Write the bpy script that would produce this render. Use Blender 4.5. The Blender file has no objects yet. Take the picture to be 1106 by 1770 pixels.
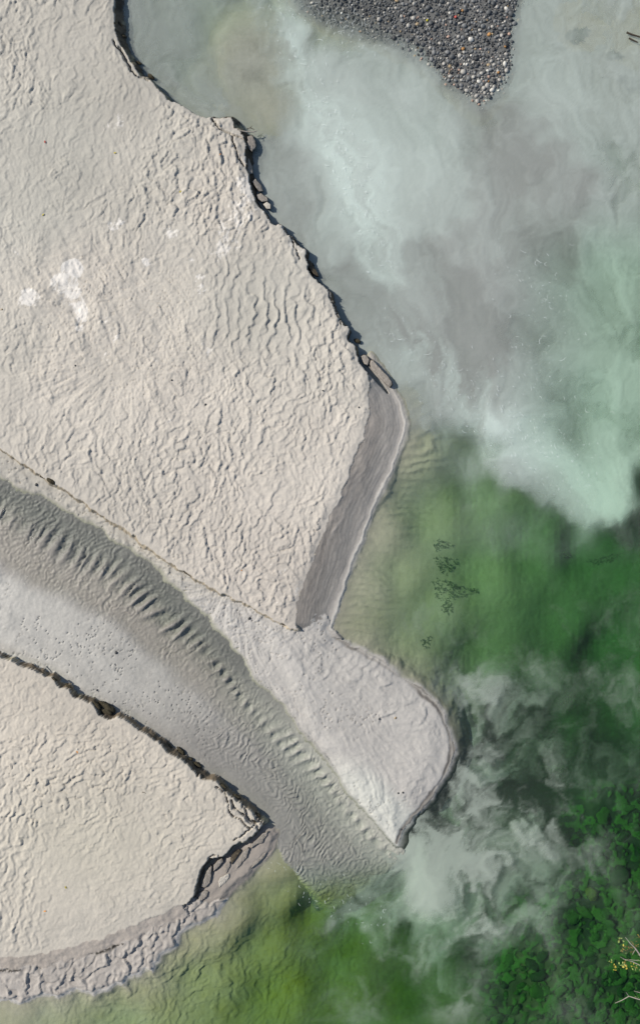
import bpy, math, random
import numpy as np

# ------------------------------------------------------------------ camera, sky, sun, exposure
S = 0.0125            # metres per photograph pixel at water level
HC = 1600.0           # camera height in the same pixel unit (20 m)
CX, CY = 553.0, 885.0
sc = bpy.context.scene
col = sc.collection
cam = bpy.data.cameras.new('camera')
cam.sensor_fit = 'VERTICAL'; cam.sensor_height = 24.0
cam.lens = 12.0 * (HC * S) / (885.0 * S)
cam.clip_end = 3000.0
cam_o = bpy.data.objects.new('camera', cam); cam_o.location = (0, 0, HC * S)
col.objects.link(cam_o); sc.camera = cam_o

SUN_EL, SUN_AZ = math.radians(40), math.atan2(0.38, -1.0)     # from the left, a little from the top
w = bpy.data.worlds.new('World'); sc.world = w; w.use_nodes = True
nt = w.node_tree; nt.nodes.clear()
sky = nt.nodes.new('ShaderNodeTexSky'); sky.sky_type = 'NISHITA'; sky.sun_disc = False
sky.sun_elevation = SUN_EL; sky.sun_rotation = math.pi / 2 - SUN_AZ
bg = nt.nodes.new('ShaderNodeBackground'); bg.inputs['Strength'].default_value = 0.11
wo = nt.nodes.new('ShaderNodeOutputWorld')
nt.links.new(sky.outputs[0], bg.inputs[0]); nt.links.new(bg.outputs[0], wo.inputs[0])
sun = bpy.data.lights.new('sun', 'SUN'); sun.energy = 4.8; sun.angle = math.radians(0.6); sun.color = (1.0, 0.95, 0.88)
sun_o = bpy.data.objects.new('sun', sun); col.objects.link(sun_o)
from mathutils import Vector
d = Vector((math.cos(SUN_AZ) * math.cos(SUN_EL), math.sin(SUN_AZ) * math.cos(SUN_EL), math.sin(SUN_EL)))
sun_o.rotation_euler = d.to_track_quat('Z', 'Y').to_euler(); sun_o.location = d * 60
vs = sc.view_settings
vs.view_transform = 'Standard'; vs.look = 'None'; vs.gamma = 1.0; vs.use_curve_mapping = False
vs.exposure = 0.28
cy = sc.cycles
cy.use_denoising = True; cy.max_bounces = 6; cy.diffuse_bounces = 2; cy.glossy_bounces = 2
cy.transparent_max_bounces = 16; cy.volume_bounces = 0; cy.caustics_reflective = False; cy.caustics_refractive = False

rng = np.random.default_rng(7)
random.seed(7)
F = np.float32

# ------------------------------------------------------------------ helpers
def lin(r, g, b):
    o = []
    for c in (r, g, b):
        c /= 255.0
        o.append(c / 12.92 if c <= 0.04045 else ((c + 0.055) / 1.055) ** 2.4)
    return np.array(o)
def alb(r, g, b, k=0.72):        # albedo of a sunlit flat surface that shows as r, g, b
    return lin(r, g, b) * k * np.array([1.0, 0.993, 0.945])
def sm(a, b, x):
    t = np.clip((x - a) / (b - a), 0, 1); return t * t * (3 - 2 * t)
def fbm_tile(n, beta, seed, lo=2.0, hi=1e9):
    g = np.random.default_rng(seed)
    k = np.hypot(*np.meshgrid(np.fft.fftfreq(n), np.fft.fftfreq(n))); k[0, 0] = 1
    lam = 1 / k
    amp = k ** (-beta) * (lam > lo) * (lam < hi); amp[0, 0] = 0
    t = np.real(np.fft.ifft2(np.fft.fft2(g.standard_normal((n, n))) * amp))
    return (t / t.std()).astype(F)
def rip_tile(n, lam, sx, sy, seed):
    g = np.random.default_rng(seed)
    kx, ky = np.meshgrid(np.fft.fftfreq(n), np.fft.fftfreq(n))
    k0 = 1.0 / lam
    amp = np.exp(-((kx - k0) / (sx * k0)) ** 2 / 2 - (ky / (sy * k0)) ** 2 / 2) * (kx > 0)
    z = np.fft.ifft2((g.standard_normal((n, n)) + 1j * g.standard_normal((n, n))) * amp)
    return (z / np.sqrt((np.abs(z) ** 2).mean())).astype(np.complex64)
def samp(t, x, y, sx=1.0, sy=None):
    n = t.shape[0]; sy = sx if sy is None else sy
    x = np.asarray(x) / sx; y = np.asarray(y) / sy
    x0 = np.floor(x); y0 = np.floor(y); fx = (x - x0).astype(F); fy = (y - y0).astype(F)
    x0 = x0.astype(np.int64) % n; y0 = y0.astype(np.int64) % n; x1 = (x0 + 1) % n; y1 = (y0 + 1) % n
    return (t[y0, x0] * (1 - fx) + t[y0, x1] * fx) * (1 - fy) + (t[y1, x0] * (1 - fx) + t[y1, x1] * fx) * fy
def saw(zc, a=0.76, pw=0.6):
    p = (np.angle(zc) / (2 * np.pi)) % 1.0
    up = p / a; dn = 1 - (p - a) / (1 - a)
    h = np.where(p < a, up * up * (1.6 - 0.6 * up), dn * dn * (3 - 2 * dn))
    return ((h - 0.42) * np.clip(np.abs(zc), 0.05, 1.8) ** pw).astype(F)
def pline(pts, X, Y):            # distance to an open polyline, arc length of the nearest point
    best = np.full(X.shape, 1e9, F); arc = np.zeros(X.shape, F); L = 0.0
    for (ax, ay), (bx, by) in zip(pts[:-1], pts[1:]):
        dx, dy = bx - ax, by - ay; l2 = dx * dx + dy * dy
        t = np.clip(((X - ax) * dx + (Y - ay) * dy) / l2, 0, 1)
        q = (X - ax - t * dx) ** 2 + (Y - ay - t * dy) ** 2
        m = q < best; best = np.where(m, q, best); arc = np.where(m, L + t * math.sqrt(l2), arc)
        L += math.sqrt(l2)
    return np.sqrt(best), arc
def poly(pts, X, Y):             # signed distance to a closed polygon, positive inside
    dd, _ = pline(list(pts) + [pts[0]], X, Y)
    ins = np.zeros(X.shape, bool)
    for (ax, ay), (bx, by) in zip(pts, list(pts[1:]) + [pts[0]]):
        if ay == by: continue
        c = ((ay > Y) != (by > Y)) & (X < (bx - ax) * (Y - ay) / (by - ay) + ax)
        ins ^= c
    return np.where(ins, dd, -dd)
def idw(ctrl, X, Y, p=3.0):      # smooth field through scattered control values
    c = np.array(ctrl, float)
    num = np.zeros(X.shape + (c.shape[1] - 2,)); den = np.zeros(X.shape)
    for r in c:
        wt = 1.0 / (((X - r[0]) ** 2 + (Y - r[1]) ** 2 + 400.0) ** (p / 2))
        num += wt[..., None] * r[2:]; den += wt
    return num / den[..., None]
_gx = np.arange(-400, 1520, 12.0); _gy = np.arange(-400, 2180, 12.0)
_GX, _GY = np.meshgrid(_gx, _gy)
def field(ctrl, X, Y, p=3.0):
    f = idw(ctrl, _GX, _GY, p)
    u = np.clip((X + 400) / 12.0, 0, len(_gx) - 1.001); v = np.clip((Y + 400) / 12.0, 0, len(_gy) - 1.001)
    x0 = u.astype(int); y0 = v.astype(int); fx = (u - x0)[..., None]; fy = (v - y0)[..., None]
    r = (f[y0, x0] * (1 - fx) + f[y0, x0 + 1] * fx) * (1 - fy) + (f[y0 + 1, x0] * (1 - fx) + f[y0 + 1, x0 + 1] * fx) * fy
    return r[..., 0] if r.shape[-1] == 1 else r
def wpos(px, py, z=0.0):         # photograph pixel seen at height z (pixel units) -> metres
    k = (HC - z) / HC
    return ((px - CX) * k * S, (CY - py) * k * S, z * S)
def tag(o, label=None, cat=None, group=None, kind=None):
    if label: o['label'] = label
    if cat: o['category'] = cat
    if group: o['group'] = group
    if kind: o['kind'] = kind
    return o
def link(name, me, mats, parent=None):
    o = bpy.data.objects.new(name, me)
    for m in (mats if isinstance(mats, (list, tuple)) else [mats]):
        if me.materials.find(m.name) < 0: me.materials.append(m)
    col.objects.link(o)
    if parent: o.parent = parent
    return o
def mesh_np(name, V, faces, smooth=True):
    me = bpy.data.meshes.new(name)
    faces = np.asarray(faces, np.int32); n, k = faces.shape
    me.vertices.add(len(V)); me.vertices.foreach_set('co', np.asarray(V, F).ravel())
    me.loops.add(n * k); me.loops.foreach_set('vertex_index', faces.ravel())
    me.polygons.add(n); me.polygons.foreach_set('loop_start', np.arange(0, n * k, k, dtype=np.int32))
    me.polygons.foreach_set('use_smooth', np.full(n, smooth))
    me.update(calc_edges=True); me.validate()
    return me
def add_col(me, name, rgba):
    a = me.attributes.new(name, 'FLOAT_COLOR', 'POINT'); a.data.foreach_set('color', np.asarray(rgba, F).ravel())

# ------------------------------------------------------------------ materials
def newmat(name):
    m = bpy.data.materials.new(name); m.use_nodes = True
    return m, m.node_tree, m.node_tree.nodes['Principled BSDF']
def noise_node(t, scale, detail=4, rough=0.6, coord='Object'):
    tc = t.nodes.new('ShaderNodeTexCoord'); n = t.nodes.new('ShaderNodeTexNoise')
    n.inputs['Scale'].default_value = scale; n.inputs['Detail'].default_value = detail; n.inputs['Roughness'].default_value = rough
    t.links.new(tc.outputs[coord], n.inputs['Vector']); return n
def ramp(t, src, stops):
    r = t.nodes.new('ShaderNodeValToRGB'); t.links.new(src, r.inputs[0])
    e = r.color_ramp.elements
    while len(e) < len(stops): e.new(0.5)
    for q, (p, c) in zip(e, stops): q.position = p; q.color = (*c, 1)
    return r
def bump(t, b, src, strength, dist):
    n = t.nodes.new('ShaderNodeBump'); n.inputs['Strength'].default_value = strength; n.inputs['Distance'].default_value = dist
    t.links.new(src, n.inputs['Height']); t.links.new(n.outputs[0], b.inputs['Normal'])

m_ground, t, b = newmat('ground_sediment')
at = t.nodes.new('ShaderNodeAttribute'); at.attribute_name = 'Col'
n1 = noise_node(t, 22, 6, 0.7); r1 = ramp(t, n1.outputs[0], [(0.3, (0.93, 0.93, 0.93)), (0.7, (1.05, 1.05, 1.05))])
mx = t.nodes.new('ShaderNodeMix'); mx.data_type = 'RGBA'; mx.blend_type = 'MULTIPLY'; mx.inputs[0].default_value = 1.0
t.links.new(at.outputs['Color'], mx.inputs[6]); t.links.new(r1.outputs[0], mx.inputs[7]); t.links.new(mx.outputs[2], b.inputs['Base Color'])
t.links.new(at.outputs['Alpha'], b.inputs['Roughness']); b.inputs['Specular IOR Level'].default_value = 0.25
n2 = noise_node(t, 14, 6, 0.6); bump(t, b, n2.outputs[0], 0.4, 0.012)

def simple(name, cols, scale, rough=0.8, bs=0.5, bd=0.01, spec=0.3):
    m, t, b = newmat(name)
    n = noise_node(t, scale, 6, 0.65)
    r = ramp(t, n.outputs[0], [(0.28 + 0.44 * i / (len(cols) - 1), c) for i, c in enumerate(cols)])
    t.links.new(r.outputs[0], b.inputs['Base Color'])
    b.inputs['Roughness'].default_value = rough; b.inputs['Specular IOR Level'].default_value = spec
    n2 = noise_node(t, scale * 2.2, 5, 0.7); bump(t, b, n2.outputs[0], bs, bd)
    return m
m_slab_top = simple('dry_sand_crust', [alb(176, 170, 160), alb(206, 198, 188)], 14, 0.9, 0.5, 0.012)
m_slab_wet = simple('wet_sand_crust', [alb(128, 121, 113), alb(168, 160, 152)], 14, 0.75, 0.5, 0.012)
m_clay = simple('brown_clay', [(0.022, 0.017, 0.011), (0.07, 0.055, 0.036), (0.13, 0.105, 0.07)], 24, 0.9, 0.8, 0.02)
m_turf = simple('root_soil', [(0.012, 0.010, 0.006), (0.06, 0.05, 0.028), (0.16, 0.13, 0.08)], 45, 0.95, 1.0, 0.03)
m_wood = simple('grey_twig_bark', [(0.18, 0.15, 0.11), (0.36, 0.33, 0.29)], 40, 0.85, 0.4, 0.003)
m_darkwood = simple('dark_root_bark', [(0.02, 0.017, 0.012), (0.08, 0.06, 0.04)], 40, 0.9, 0.5, 0.004)
m_weed = simple('dark_waterweed', [(0.03, 0.05, 0.025), (0.075, 0.10, 0.05)], 20, 0.8)
m_moss = [simple('algae_stone_bright', [(0.014, 0.042, 0.008), (0.058, 0.125, 0.024)], 16, 0.9, 0.9, 0.02),
          simple('algae_stone_mid', [(0.012, 0.035, 0.008), (0.045, 0.105, 0.02)], 16, 0.9, 0.9, 0.02),
          simple('algae_stone_dark', [(0.006, 0.02, 0.006), (0.02, 0.05, 0.012)], 16, 0.9, 0.9, 0.02)]
m_boulder = simple('yellow_green_boulder', [(0.03, 0.04, 0.006), (0.11, 0.13, 0.02)], 9, 0.9, 0.8, 0.02)
stone_cols = dict(dark=(60, 61, 63), slate=(86, 88, 90), grey=(124, 125, 126), pale=(178, 174, 168), white=(222, 218, 210),
                  pink=(190, 160, 145), orange=(180, 132, 76), tan=(170, 150, 120), yellow=(205, 195, 40), red=(200, 90, 80))
m_stone = {k: simple('stone_' + k, [alb(*v) * 0.7, alb(*v) * 1.15], 30, 0.6, 0.3, 0.005, 0.4) for k, v in stone_cols.items()}
m_leaf = {k: simple('leaf_' + k, [np.array(c) * 0.75, np.array(c)], 60, 0.6, 0.2, 0.002) for k, c in
          dict(yellow=(0.42, 0.34, 0.05), orange=(0.55, 0.22, 0.04), red=(0.4, 0.08, 0.05), lime=(0.28, 0.34, 0.10), brown=(0.13, 0.10, 0.03), green=(0.10, 0.16, 0.04)).items()}

m_water = bpy.data.materials.new('clear_green_water'); m_water.use_nodes = True
t = m_water.node_tree; t.nodes.clear()
out = t.nodes.new('ShaderNodeOutputMaterial')
tr = t.nodes.new('ShaderNodeBsdfTransparent'); gl = t.nodes.new('ShaderNodeBsdfGlossy'); gl.inputs['Roughness'].default_value = 0.09
lw_ = t.nodes.new('ShaderNodeLayerWeight'); lw_.inputs['Blend'].default_value = 0.5          # Schlick reflectance, same from both sides
p5 = t.nodes.new('ShaderNodeMath'); p5.operation = 'POWER'; p5.inputs[1].default_value = 5.0; t.links.new(lw_.outputs['Facing'], p5.inputs[0])
fr = t.nodes.new('ShaderNodeMath'); fr.operation = 'MULTIPLY_ADD'; fr.inputs[1].default_value = 0.98; fr.inputs[2].default_value = 0.02; t.links.new(p5.outputs[0], fr.inputs[0])
ms = t.nodes.new('ShaderNodeMixShader')
tc = t.nodes.new('ShaderNodeTexCoord')
wn = t.nodes.new('ShaderNodeTexNoise'); wn.inputs['Scale'].default_value = 5.5; wn.inputs['Detail'].default_value = 5; wn.inputs['Roughness'].default_value = 0.6; wn.inputs['Distortion'].default_value = 1.2
t.links.new(tc.outputs['Object'], wn.inputs['Vector'])
bp = t.nodes.new('ShaderNodeBump'); bp.inputs['Strength'].default_value = 0.5; bp.inputs['Distance'].default_value = 0.03
t.links.new(wn.outputs[0], bp.inputs['Height']); t.links.new(bp.outputs[0], gl.inputs['Normal']); 
t.links.new(fr.outputs[0], ms.inputs[0]); t.links.new(tr.outputs[0], ms.inputs[1]); t.links.new(gl.outputs[0], ms.inputs[2])
t.links.new(ms.outputs[0], out.inputs['Surface'])
va = t.nodes.new('ShaderNodeVolumeAbsorption'); va.inputs['Density'].default_value = 1.0
# absorption per metre = density * (1 - colour)
va.inputs['Color'].default_value = (0.49, 0.85, 0.54, 1)
t.links.new(va.outputs[0], out.inputs['Volume'])

m_silt = bpy.data.materials.new('suspended_silt'); m_silt.use_nodes = True
t = m_silt.node_tree; t.nodes.clear()
out = t.nodes.new('ShaderNodeOutputMaterial'); at = t.nodes.new('ShaderNodeAttribute'); at.attribute_name = 'Silt'
tr = t.nodes.new('ShaderNodeBsdfTransparent'); df = t.nodes.new('ShaderNodeBsdfDiffuse'); ms = t.nodes.new('ShaderNodeMixShader')
t.links.new(at.outputs['Color'], df.inputs['Color']); t.links.new(at.outputs['Alpha'], ms.inputs[0])
t.links.new(tr.outputs[0], ms.inputs[1]); t.links.new(df.outputs[0], ms.inputs[2]); t.links.new(ms.outputs[0], out.inputs['Surface'])

# ------------------------------------------------------------------ traced outlines (photograph pixels)
UP_RIGHT = [(196, -260), (197, -40), (198, 0), (201, 30), (199, 52), (208, 76), (221, 100), (238, 121), (258, 139), (280, 160), (300, 174),
            (318, 183), (336, 193), (347, 203), (366, 203), (382, 202), (400, 205), (407, 219), (419, 233), (421, 248), (424, 270), (425, 292),
            (430, 312), (437, 331), (441, 347), (449, 359), (461, 371), (467, 382), (476, 387), (488, 388), (495, 401), (508, 417), (529, 433),
            (527, 441), (529, 463), (541, 475), (556, 489), (569, 504), (578, 532), (591, 556), (603, 570), (601, 583), (614, 597), (617, 614),
            (622, 629), (634, 642)]
UP_STRIP = [(637, 660), (637, 690), (636, 722), (625, 756), (614, 792), (595, 840), (575, 882), (556, 930), (540, 970), (523, 1010), (514, 1042), (510, 1080)]
UP_BOTTOM = [(518, 1090), (497, 1084), (460, 1065), (430, 1047), (400, 1033), (370, 1020), (345, 1005), (322, 990), (300, 978), (278, 963), (255, 945),
             (234, 927), (205, 910), (180, 893), (150, 873), (125, 855), (100, 838), (75, 825), (55, 812), (30, 795), (0, 775), (-200, 650)]
BANK_UP = UP_RIGHT + UP_STRIP + UP_BOTTOM + [(-3000, 500), (-3000, -3000), (190, -3000)]
STRIP_WATER = [(648, 622), (658, 634), (669, 650), (678, 663), (685, 678), (693, 694), (699, 712), (702, 735), (700, 755), (692, 775), (685, 795), (672, 825),
               (655, 860), (640, 895), (625, 935), (610, 975), (597, 1010), (588, 1040), (580, 1065), (575, 1086)]
SPIT_WATER = [(575, 1086), (584, 1100), (600, 1110), (630, 1125), (655, 1140), (680, 1155), (702, 1173), (730, 1193), (755, 1213), (769, 1236), (779, 1262),
              (784, 1290), (781, 1318), (773, 1340), (757, 1362), (741, 1385), (726, 1402), (710, 1416), (697, 1438), (690, 1462)]
CH_RIGHT = [(-200, 760), (0, 822), (28, 833), (55, 847), (80, 857), (100, 866), (130, 885), (155, 900), (180, 913), (210, 935), (240, 955), (265, 970), (285, 988),
            (302, 1005), (322, 1030), (345, 1048), (365, 1065), (385, 1088), (400, 1110), (415, 1128), (432, 1150), (455, 1180), (480, 1206), (505, 1237),
            (530, 1267), (555, 1300), (580, 1331), (600, 1360), (620, 1386), (650, 1420), (678, 1450), (690, 1462)]
LOW_TOP = [(-200, 1075), (0, 1135), (20, 1142), (50, 1155), (75, 1165), (90, 1172), (100, 1185), (118, 1192), (126, 1205), (145, 1210), (160, 1221),
           (172, 1238), (190, 1243), (206, 1240), (225, 1250), (236, 1259), (255, 1272), (275, 1285), (295, 1302), (310, 1312), (325, 1323), (340, 1340),
           (358, 1348), (375, 1353), (388, 1366), (401, 1379), (416, 1389), (426, 1396), (437, 1403), (447, 1416), (457, 1426)]
LOW_SLUMP = [(448, 1434), (438, 1443), (425, 1455), (405, 1462), (391, 1475), (372, 1482), (361, 1487), (351, 1497), (345, 1515), (338, 1535), (335, 1548), (327, 1560)]
LOW_BOTTOM = [(300, 1572), (260, 1588), (210, 1610), (160, 1628), (110, 1642), (60, 1652), (0, 1658), (-200, 1690)]
BANK_LOW = LOW_TOP + LOW_SLUMP + LOW_BOTTOM + [(-3000, 1900), (-3000, 1000)]
SLUMP = [(452, 1424), (470, 1428), (480, 1440), (479, 1455), (462, 1482), (440, 1505), (418, 1525), (398, 1546), (370, 1566), (345, 1580), (315, 1592), (300, 1570), (340, 1530), (400, 1460)]
SHORE_WATER = [(-200, 1740), (0, 1729), (22, 1729), (40, 1735), (60, 1723), (82, 1720), (101, 1723), (117, 1718), (131, 1709), (146, 1712), (162, 1720), (175, 1711), (190, 1709),
               (203, 1700), (213, 1702), (222, 1688), (243, 1685), (250, 1675), (263, 1678), (268, 1664), (276, 1662), (278, 1650), (297, 1640), (306, 1632), (311, 1612), (335, 1598), (372, 1585), (392, 1552)]
SHORE = SHORE_WATER + [(330, 1550), (200, 1600), (0, 1640), (-200, 1660), (-3000, 1800), (-3000, 2000)]
SPIT = CH_RIGHT + SPIT_WATER[::-1] + [(560, 1060), (500, 1050), (400, 1000), (300, 940), (100, 800), (0, 740), (-200, 600)]
STRIP = [(640, 612)] + STRIP_WATER + [(590, 1104), (525, 1096), (500, 1070), (530, 960), (600, 790), (625, 690)]
CHANNEL = CH_RIGHT + [(720, 1500), (735, 1560), (722, 1615), (672, 1640), (622, 1628), (582, 1597), (550, 1558), (530, 1530), (512, 1508), (494, 1488), (481, 1465), (480, 1440), (440, 1400)] + LOW_TOP[::-1] + [(-3000, 1000), (-3000, 700)]
GRAVEL = [(470, -400), (500, -20), (520, 8), (560, 34), (620, 54), (672, 72), (705, 92), (740, 112), (770, 140), (800, 160), (828, 182), (850, 168), (870, 145), (884, 112), (887, 62), (893, 10), (900, -60), (930, -400)]

# ------------------------------------------------------------------ terrain height field
def axis(lo, hi, step, far=42000.0, r=1.19):
    a = list(np.arange(lo, hi + step, step)); s = step; o = []
    x = a[0]
    while x > -far: s *= r; x -= s; o.append(x)
    a = o[::-1] + a; s = step; x = a[-1]
    while x < far: s *= r; x += s; a.append(x)
    return np.array(a, F)
ax_x = axis(-40, 1146, 1.75); ax_y = axis(-40, 1810, 1.75)
X, Y = np.meshgrid(ax_x, ax_y)
fade = 1 - sm(0, 260, np.maximum(np.maximum(-40 - X, X - 1146), np.maximum(-40 - Y, Y - 1810)))

T_soft = fbm_tile(1024, 1.6, 1, 6); T_fine = fbm_tile(1024, 1.2, 2, 3); T_med = fbm_tile(1024, 1.4, 3, 8, 200)
T_w = fbm_tile(512, 2.0, 4, 10); T_w2 = fbm_tile(512, 2.0, 5, 10)
T_lob = fbm_tile(1024, 0.6, 8, 13, 44); T_lob2 = fbm_tile(1024, 0.6, 9, 13, 44); R_bank = rip_tile(1024, 17.5, 0.22, 0.36, 11); R_bank2 = rip_tile(1024, 12.0, 0.4, 0.9, 12)
R_long = rip_tile(1024, 21.0, 0.16, 0.22, 13); R_chan = rip_tile(1024, 18.0, 0.12, 0.26, 14); R_small = rip_tile(1024, 9.0, 0.2, 0.3, 15)
def scales(x, y, cx_, cy_, seed, L=1.15, asym=0.45, lee=2.6):
    '''overlapping tongue-shaped ripples: each front is convex towards +x with a short steep lee side'''
    g = np.random.default_rng(seed); n = 97
    J = g.uniform(0, 1, (6, n, n)).astype(F)
    i0 = np.floor(x / cx_).astype(np.int64); j0 = np.floor(y / cy_).astype(np.int64)
    best = np.zeros(x.shape, F)
    for di in (-1, 0, 1, 2):
        for dj in (-1, 0, 1):
            ii, jj = i0 + di, j0 + dj; a_, b_ = jj % n, ii % n
            px_ = (ii + 0.15 + 0.7 * J[0][a_, b_] + 0.5 * (jj % 2)) * cx_; py_ = (jj + 0.1 + 0.8 * J[1][a_, b_]) * cy_
            w_ = cy_ * (0.55 + 0.55 * J[2][a_, b_]); sk = (J[3][a_, b_] - 0.5) * 0.9; h_ = 0.45 + 0.55 * J[4][a_, b_]
            dy = (y - py_) / w_; dx = x - px_ - sk * dy * w_
            q_ = -asym * w_ * dy * dy - dx                                  # distance upstream of the front
            up_ = np.clip(1 - np.maximum(q_, 0) / (L * cx_ * (0.8 + 0.5 * J[5][a_, b_])), 0, 1)
            v_ = h_ * up_ * sm(-lee, 0.4, q_) * sm(1.25, 0.7, np.abs(dy))
            best = np.maximum(best, v_.astype(F))
    return best
def warp(X, Y, amp, sc_, o=0.0):
    return X + amp * samp(T_w, X + o, Y, sc_), Y + amp * samp(T_w2, X, Y + o, sc_)
def S_(t, x, y, *a): return samp(t, x, y, *a)

ZB = 18.0
k = HC / (HC - ZB)
U = CX + (X - CX) * k; V = CY + (Y - CY) * k              # photograph pixel of a bank-top point
Uj, Vj = warp(U, V, 1.3, 0.10); Uj, Vj = warp(Uj, Vj, 0.6, 0.045, 50)
Xj, Yj = warp(X, Y, 1.0, 0.08)
shape = X.shape
C = np.zeros(shape + (4,), F)                              # colour + roughness

# --- lake bed
DEPTH = [(300, 50, 20), (420, 100, 5), (470, 190, 5), (600, 300, 30), (800, 300, 18), (900, 350, 13), (1000, 150, 14), (1000, 50, 6), (1090, 60, 7), (1080, 350, 50),
         (1050, 550, 70), (1000, 700, 95), (900, 750, 70), (800, 700, 40), (725, 700, 14), (600, 500, 25), (500, 350, 22), (350, -60, 20), (1000, -100, 5),
         (720, 780, 16), (660, 930, 12), (700, 1000, 26), (640, 1020, 12), (610, 1070, 9), (760, 900, 38), (760, 1050, 40), (850, 850, 62), (850, 1000, 64), (950, 950, 90), (1050, 950, 125), (1100, 900, 140),
         (1000, 1100, 105), (850, 1150, 78), (720, 1150, 32), (1080, 1150, 140), (830, 1250, 62), (900, 1250, 110), (1000, 1300, 120), (1100, 1300, 140), (800, 1400, 85),
         (900, 1450, 110), (720, 1480, 60), (760, 1570, 90), (1000, 1450, 120), (1080, 1420, 90), (1050, 1600, 70), (950, 1700, 70), (1090, 1750, 75), (1000, 1780, 70), (1150, 1650, 40), (1400, 1700, -25), (1400, 1400, -20),
         (1400, 1000, 160), (1400, 500, 110), (480, 1500, 8), (490, 1560, 26), (545, 1600, 62), (620, 1630, 85), (600, 1720, 75), (750, 1650, 100), (850, 1650, 100), (750, 1750, 90),
         (450, 1650, 42), (480, 1750, 54), (350, 1630, 13), (350, 1700, 30), (250, 1720, 18), (200, 1770, 30), (100, 1765, 17), (0, 1755, 9), (400, 1590, 9), (200, 1900, 45), (600, 1900, 90)]
dep = field(DEPTH, X, Y)
Xs_, Ys_ = warp(Xj, Yj, 1.8, 0.16, 40); sdS = poly(SPIT, Xs_, Ys_); sdP = poly(STRIP, Xj, Yj); sdF = poly(SHORE, Xj, Yj); sdM = poly(SLUMP, Xj, Yj)
dsh = np.maximum(0, -np.maximum(np.maximum(sdS, sdP), np.maximum(sdF, sdM)))       # distance from the shore
dep = dep * np.where(dep > 0, 1 - np.exp(-(dsh + 1.5) / 42.0), 1)
R_lb = rip_tile(1024, 19.0, 0.3, 0.75, 61)
wx, wy = warp(X, Y, 9, 0.35)
zL = -dep + fade * S_(T_soft, X, Y, 1.4) * np.clip(dep * 0.03, 0.3, 1.8)
m_rip = np.exp(-((X - 330) / 260) ** 2 - ((Y - 1700) / 120) ** 2)          # rippled shallows at the lower left
ca, sa = math.cos(math.radians(28)), math.sin(math.radians(28))
zL += fade * m_rip * 2.6 * scales(wx * ca + wy * sa, wy * ca - wx * sa, 20.0, 22.0, 105, lee=4.5)
zL += fade * m_rip * 0.8 * saw(S_(R_lb, (wx * ca + wy * sa) + 4 * S_(T_lob, X, Y), (-wx * sa + wy * ca)), 0.62)
dSW, aSW = pline(STRIP_WATER, X, Y)
zL += fade * 1.5 * np.exp(-((dSW - 48) / 36) ** 2) * (X > 560) * saw(S_(R_chan, aSW + 0.25 * dSW + 8 * S_(T_w, X, Y, 0.4), dSW * 0.35, 0.9), 0.6)
rid = np.zeros(shape, np.int8)
sand_bed = alb(172, 168, 150); algae = np.array([0.14, 0.165, 0.06]) + sm(1400, 1560, Y)[..., None] * np.array([0.045, 0.0, -0.048]); dark = np.array([0.014, 0.022, 0.016]); grey_bed = alb(150, 147, 140)
# control: x, y, algae, dark
BEDC = [(300, 50, 0, 0), (700, 300, 0, 0), (1000, 100, 0, 0), (1080, 450, .2, .3), (1000, 700, .2, .5), (900, 700, .2, .3), (720, 760, .05, 0), (650, 950, .0, 0), (720, 960, .25, 0),
        (800, 900, .45, .0), (800, 1050, .45, .0), (900, 950, .45, .0), (1000, 950, .3, .28), (1000, 1050, .3, .35), (900, 1060, .4, .12), (1090, 950, .25, .5), (1090, 1060, .25, .6), (950, 1150, .5, .4), (1050, 1200, .4, .72), (830, 1180, .35, .2), (900, 1250, .4, .85),
        (780, 1400, .3, .85), (900, 1500, .4, .92), (1080, 1350, .4, .85), (1000, 1480, .4, .93), (1050, 1650, .5, .94), (950, 1720, .5, .8), (850, 1700, .6, .82), (700, 1700, .8, .62), (620, 1620, .7, .4),
        (540, 1620, .75, .2), (500, 1740, .75, .1), (560, 1740, .8, .3), (420, 1660, .6, 0), (480, 1530, .5, 0), (350, 1620, .3, 0), (300, 1700, .4, 0), (200, 1740, .3, 0), (60, 1750, .1, 0), (1300, 1600, .6, .6), (750, 1560, .4, .8)]
bc = field(BEDC, X, Y)
al = np.clip(bc[..., 0] + 0.06 * S_(T_med, X, Y, 0.9), 0, 1)[..., None]; dk = np.clip(bc[..., 1] * (1 + 0.14 * S_(T_soft, X + 300, Y, 1.6) + 0.05 * S_(T_med, X, Y, 0.8)) , 0, 0.97)[..., None]
al = al * (1 - 0.9 * np.exp(-dsh / 30.0))[..., None]
cL = sand_bed * (1 - al) + algae * al; cL = cL * (1 - dk) + dark * dk
MOSS = [(1160, 1350), (1100, 1375), (1045, 1400), (1010, 1440), (1000, 1490), (985, 1530), (930, 1590), (880, 1620), (850, 1670), (840, 1720), (840, 1850), (1160, 1850)]
mo = sm(-25, 25, poly(MOSS, X, Y) + 14 * S_(T_w, X, Y, 0.3)) * sm(0.05, 0.5, S_(T_lob, X, Y + 40, 0.9) * 0.6 + 0.5 * S_(T_med, X, Y, 0.5))
cL = cL * (1 - mo[..., None]) + np.array([0.042, 0.088, 0.02]) * mo[..., None]
zL += fade * mo * 3.0; z = zL.copy()
C[..., :3] = cL; C[..., 3] = 0.9
top_l = 0.7 * np.exp(-((X - 430) / 90) ** 2 - ((Y - 110) / 110) ** 2)[..., None]     # brown bar of the incoming stream
C[..., :3] = C[..., :3] * (1 - top_l) + alb(150, 148, 145) * (1 + 0.12 * S_(T_med, X, Y, 0.6))[..., None] * top_l

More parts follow.
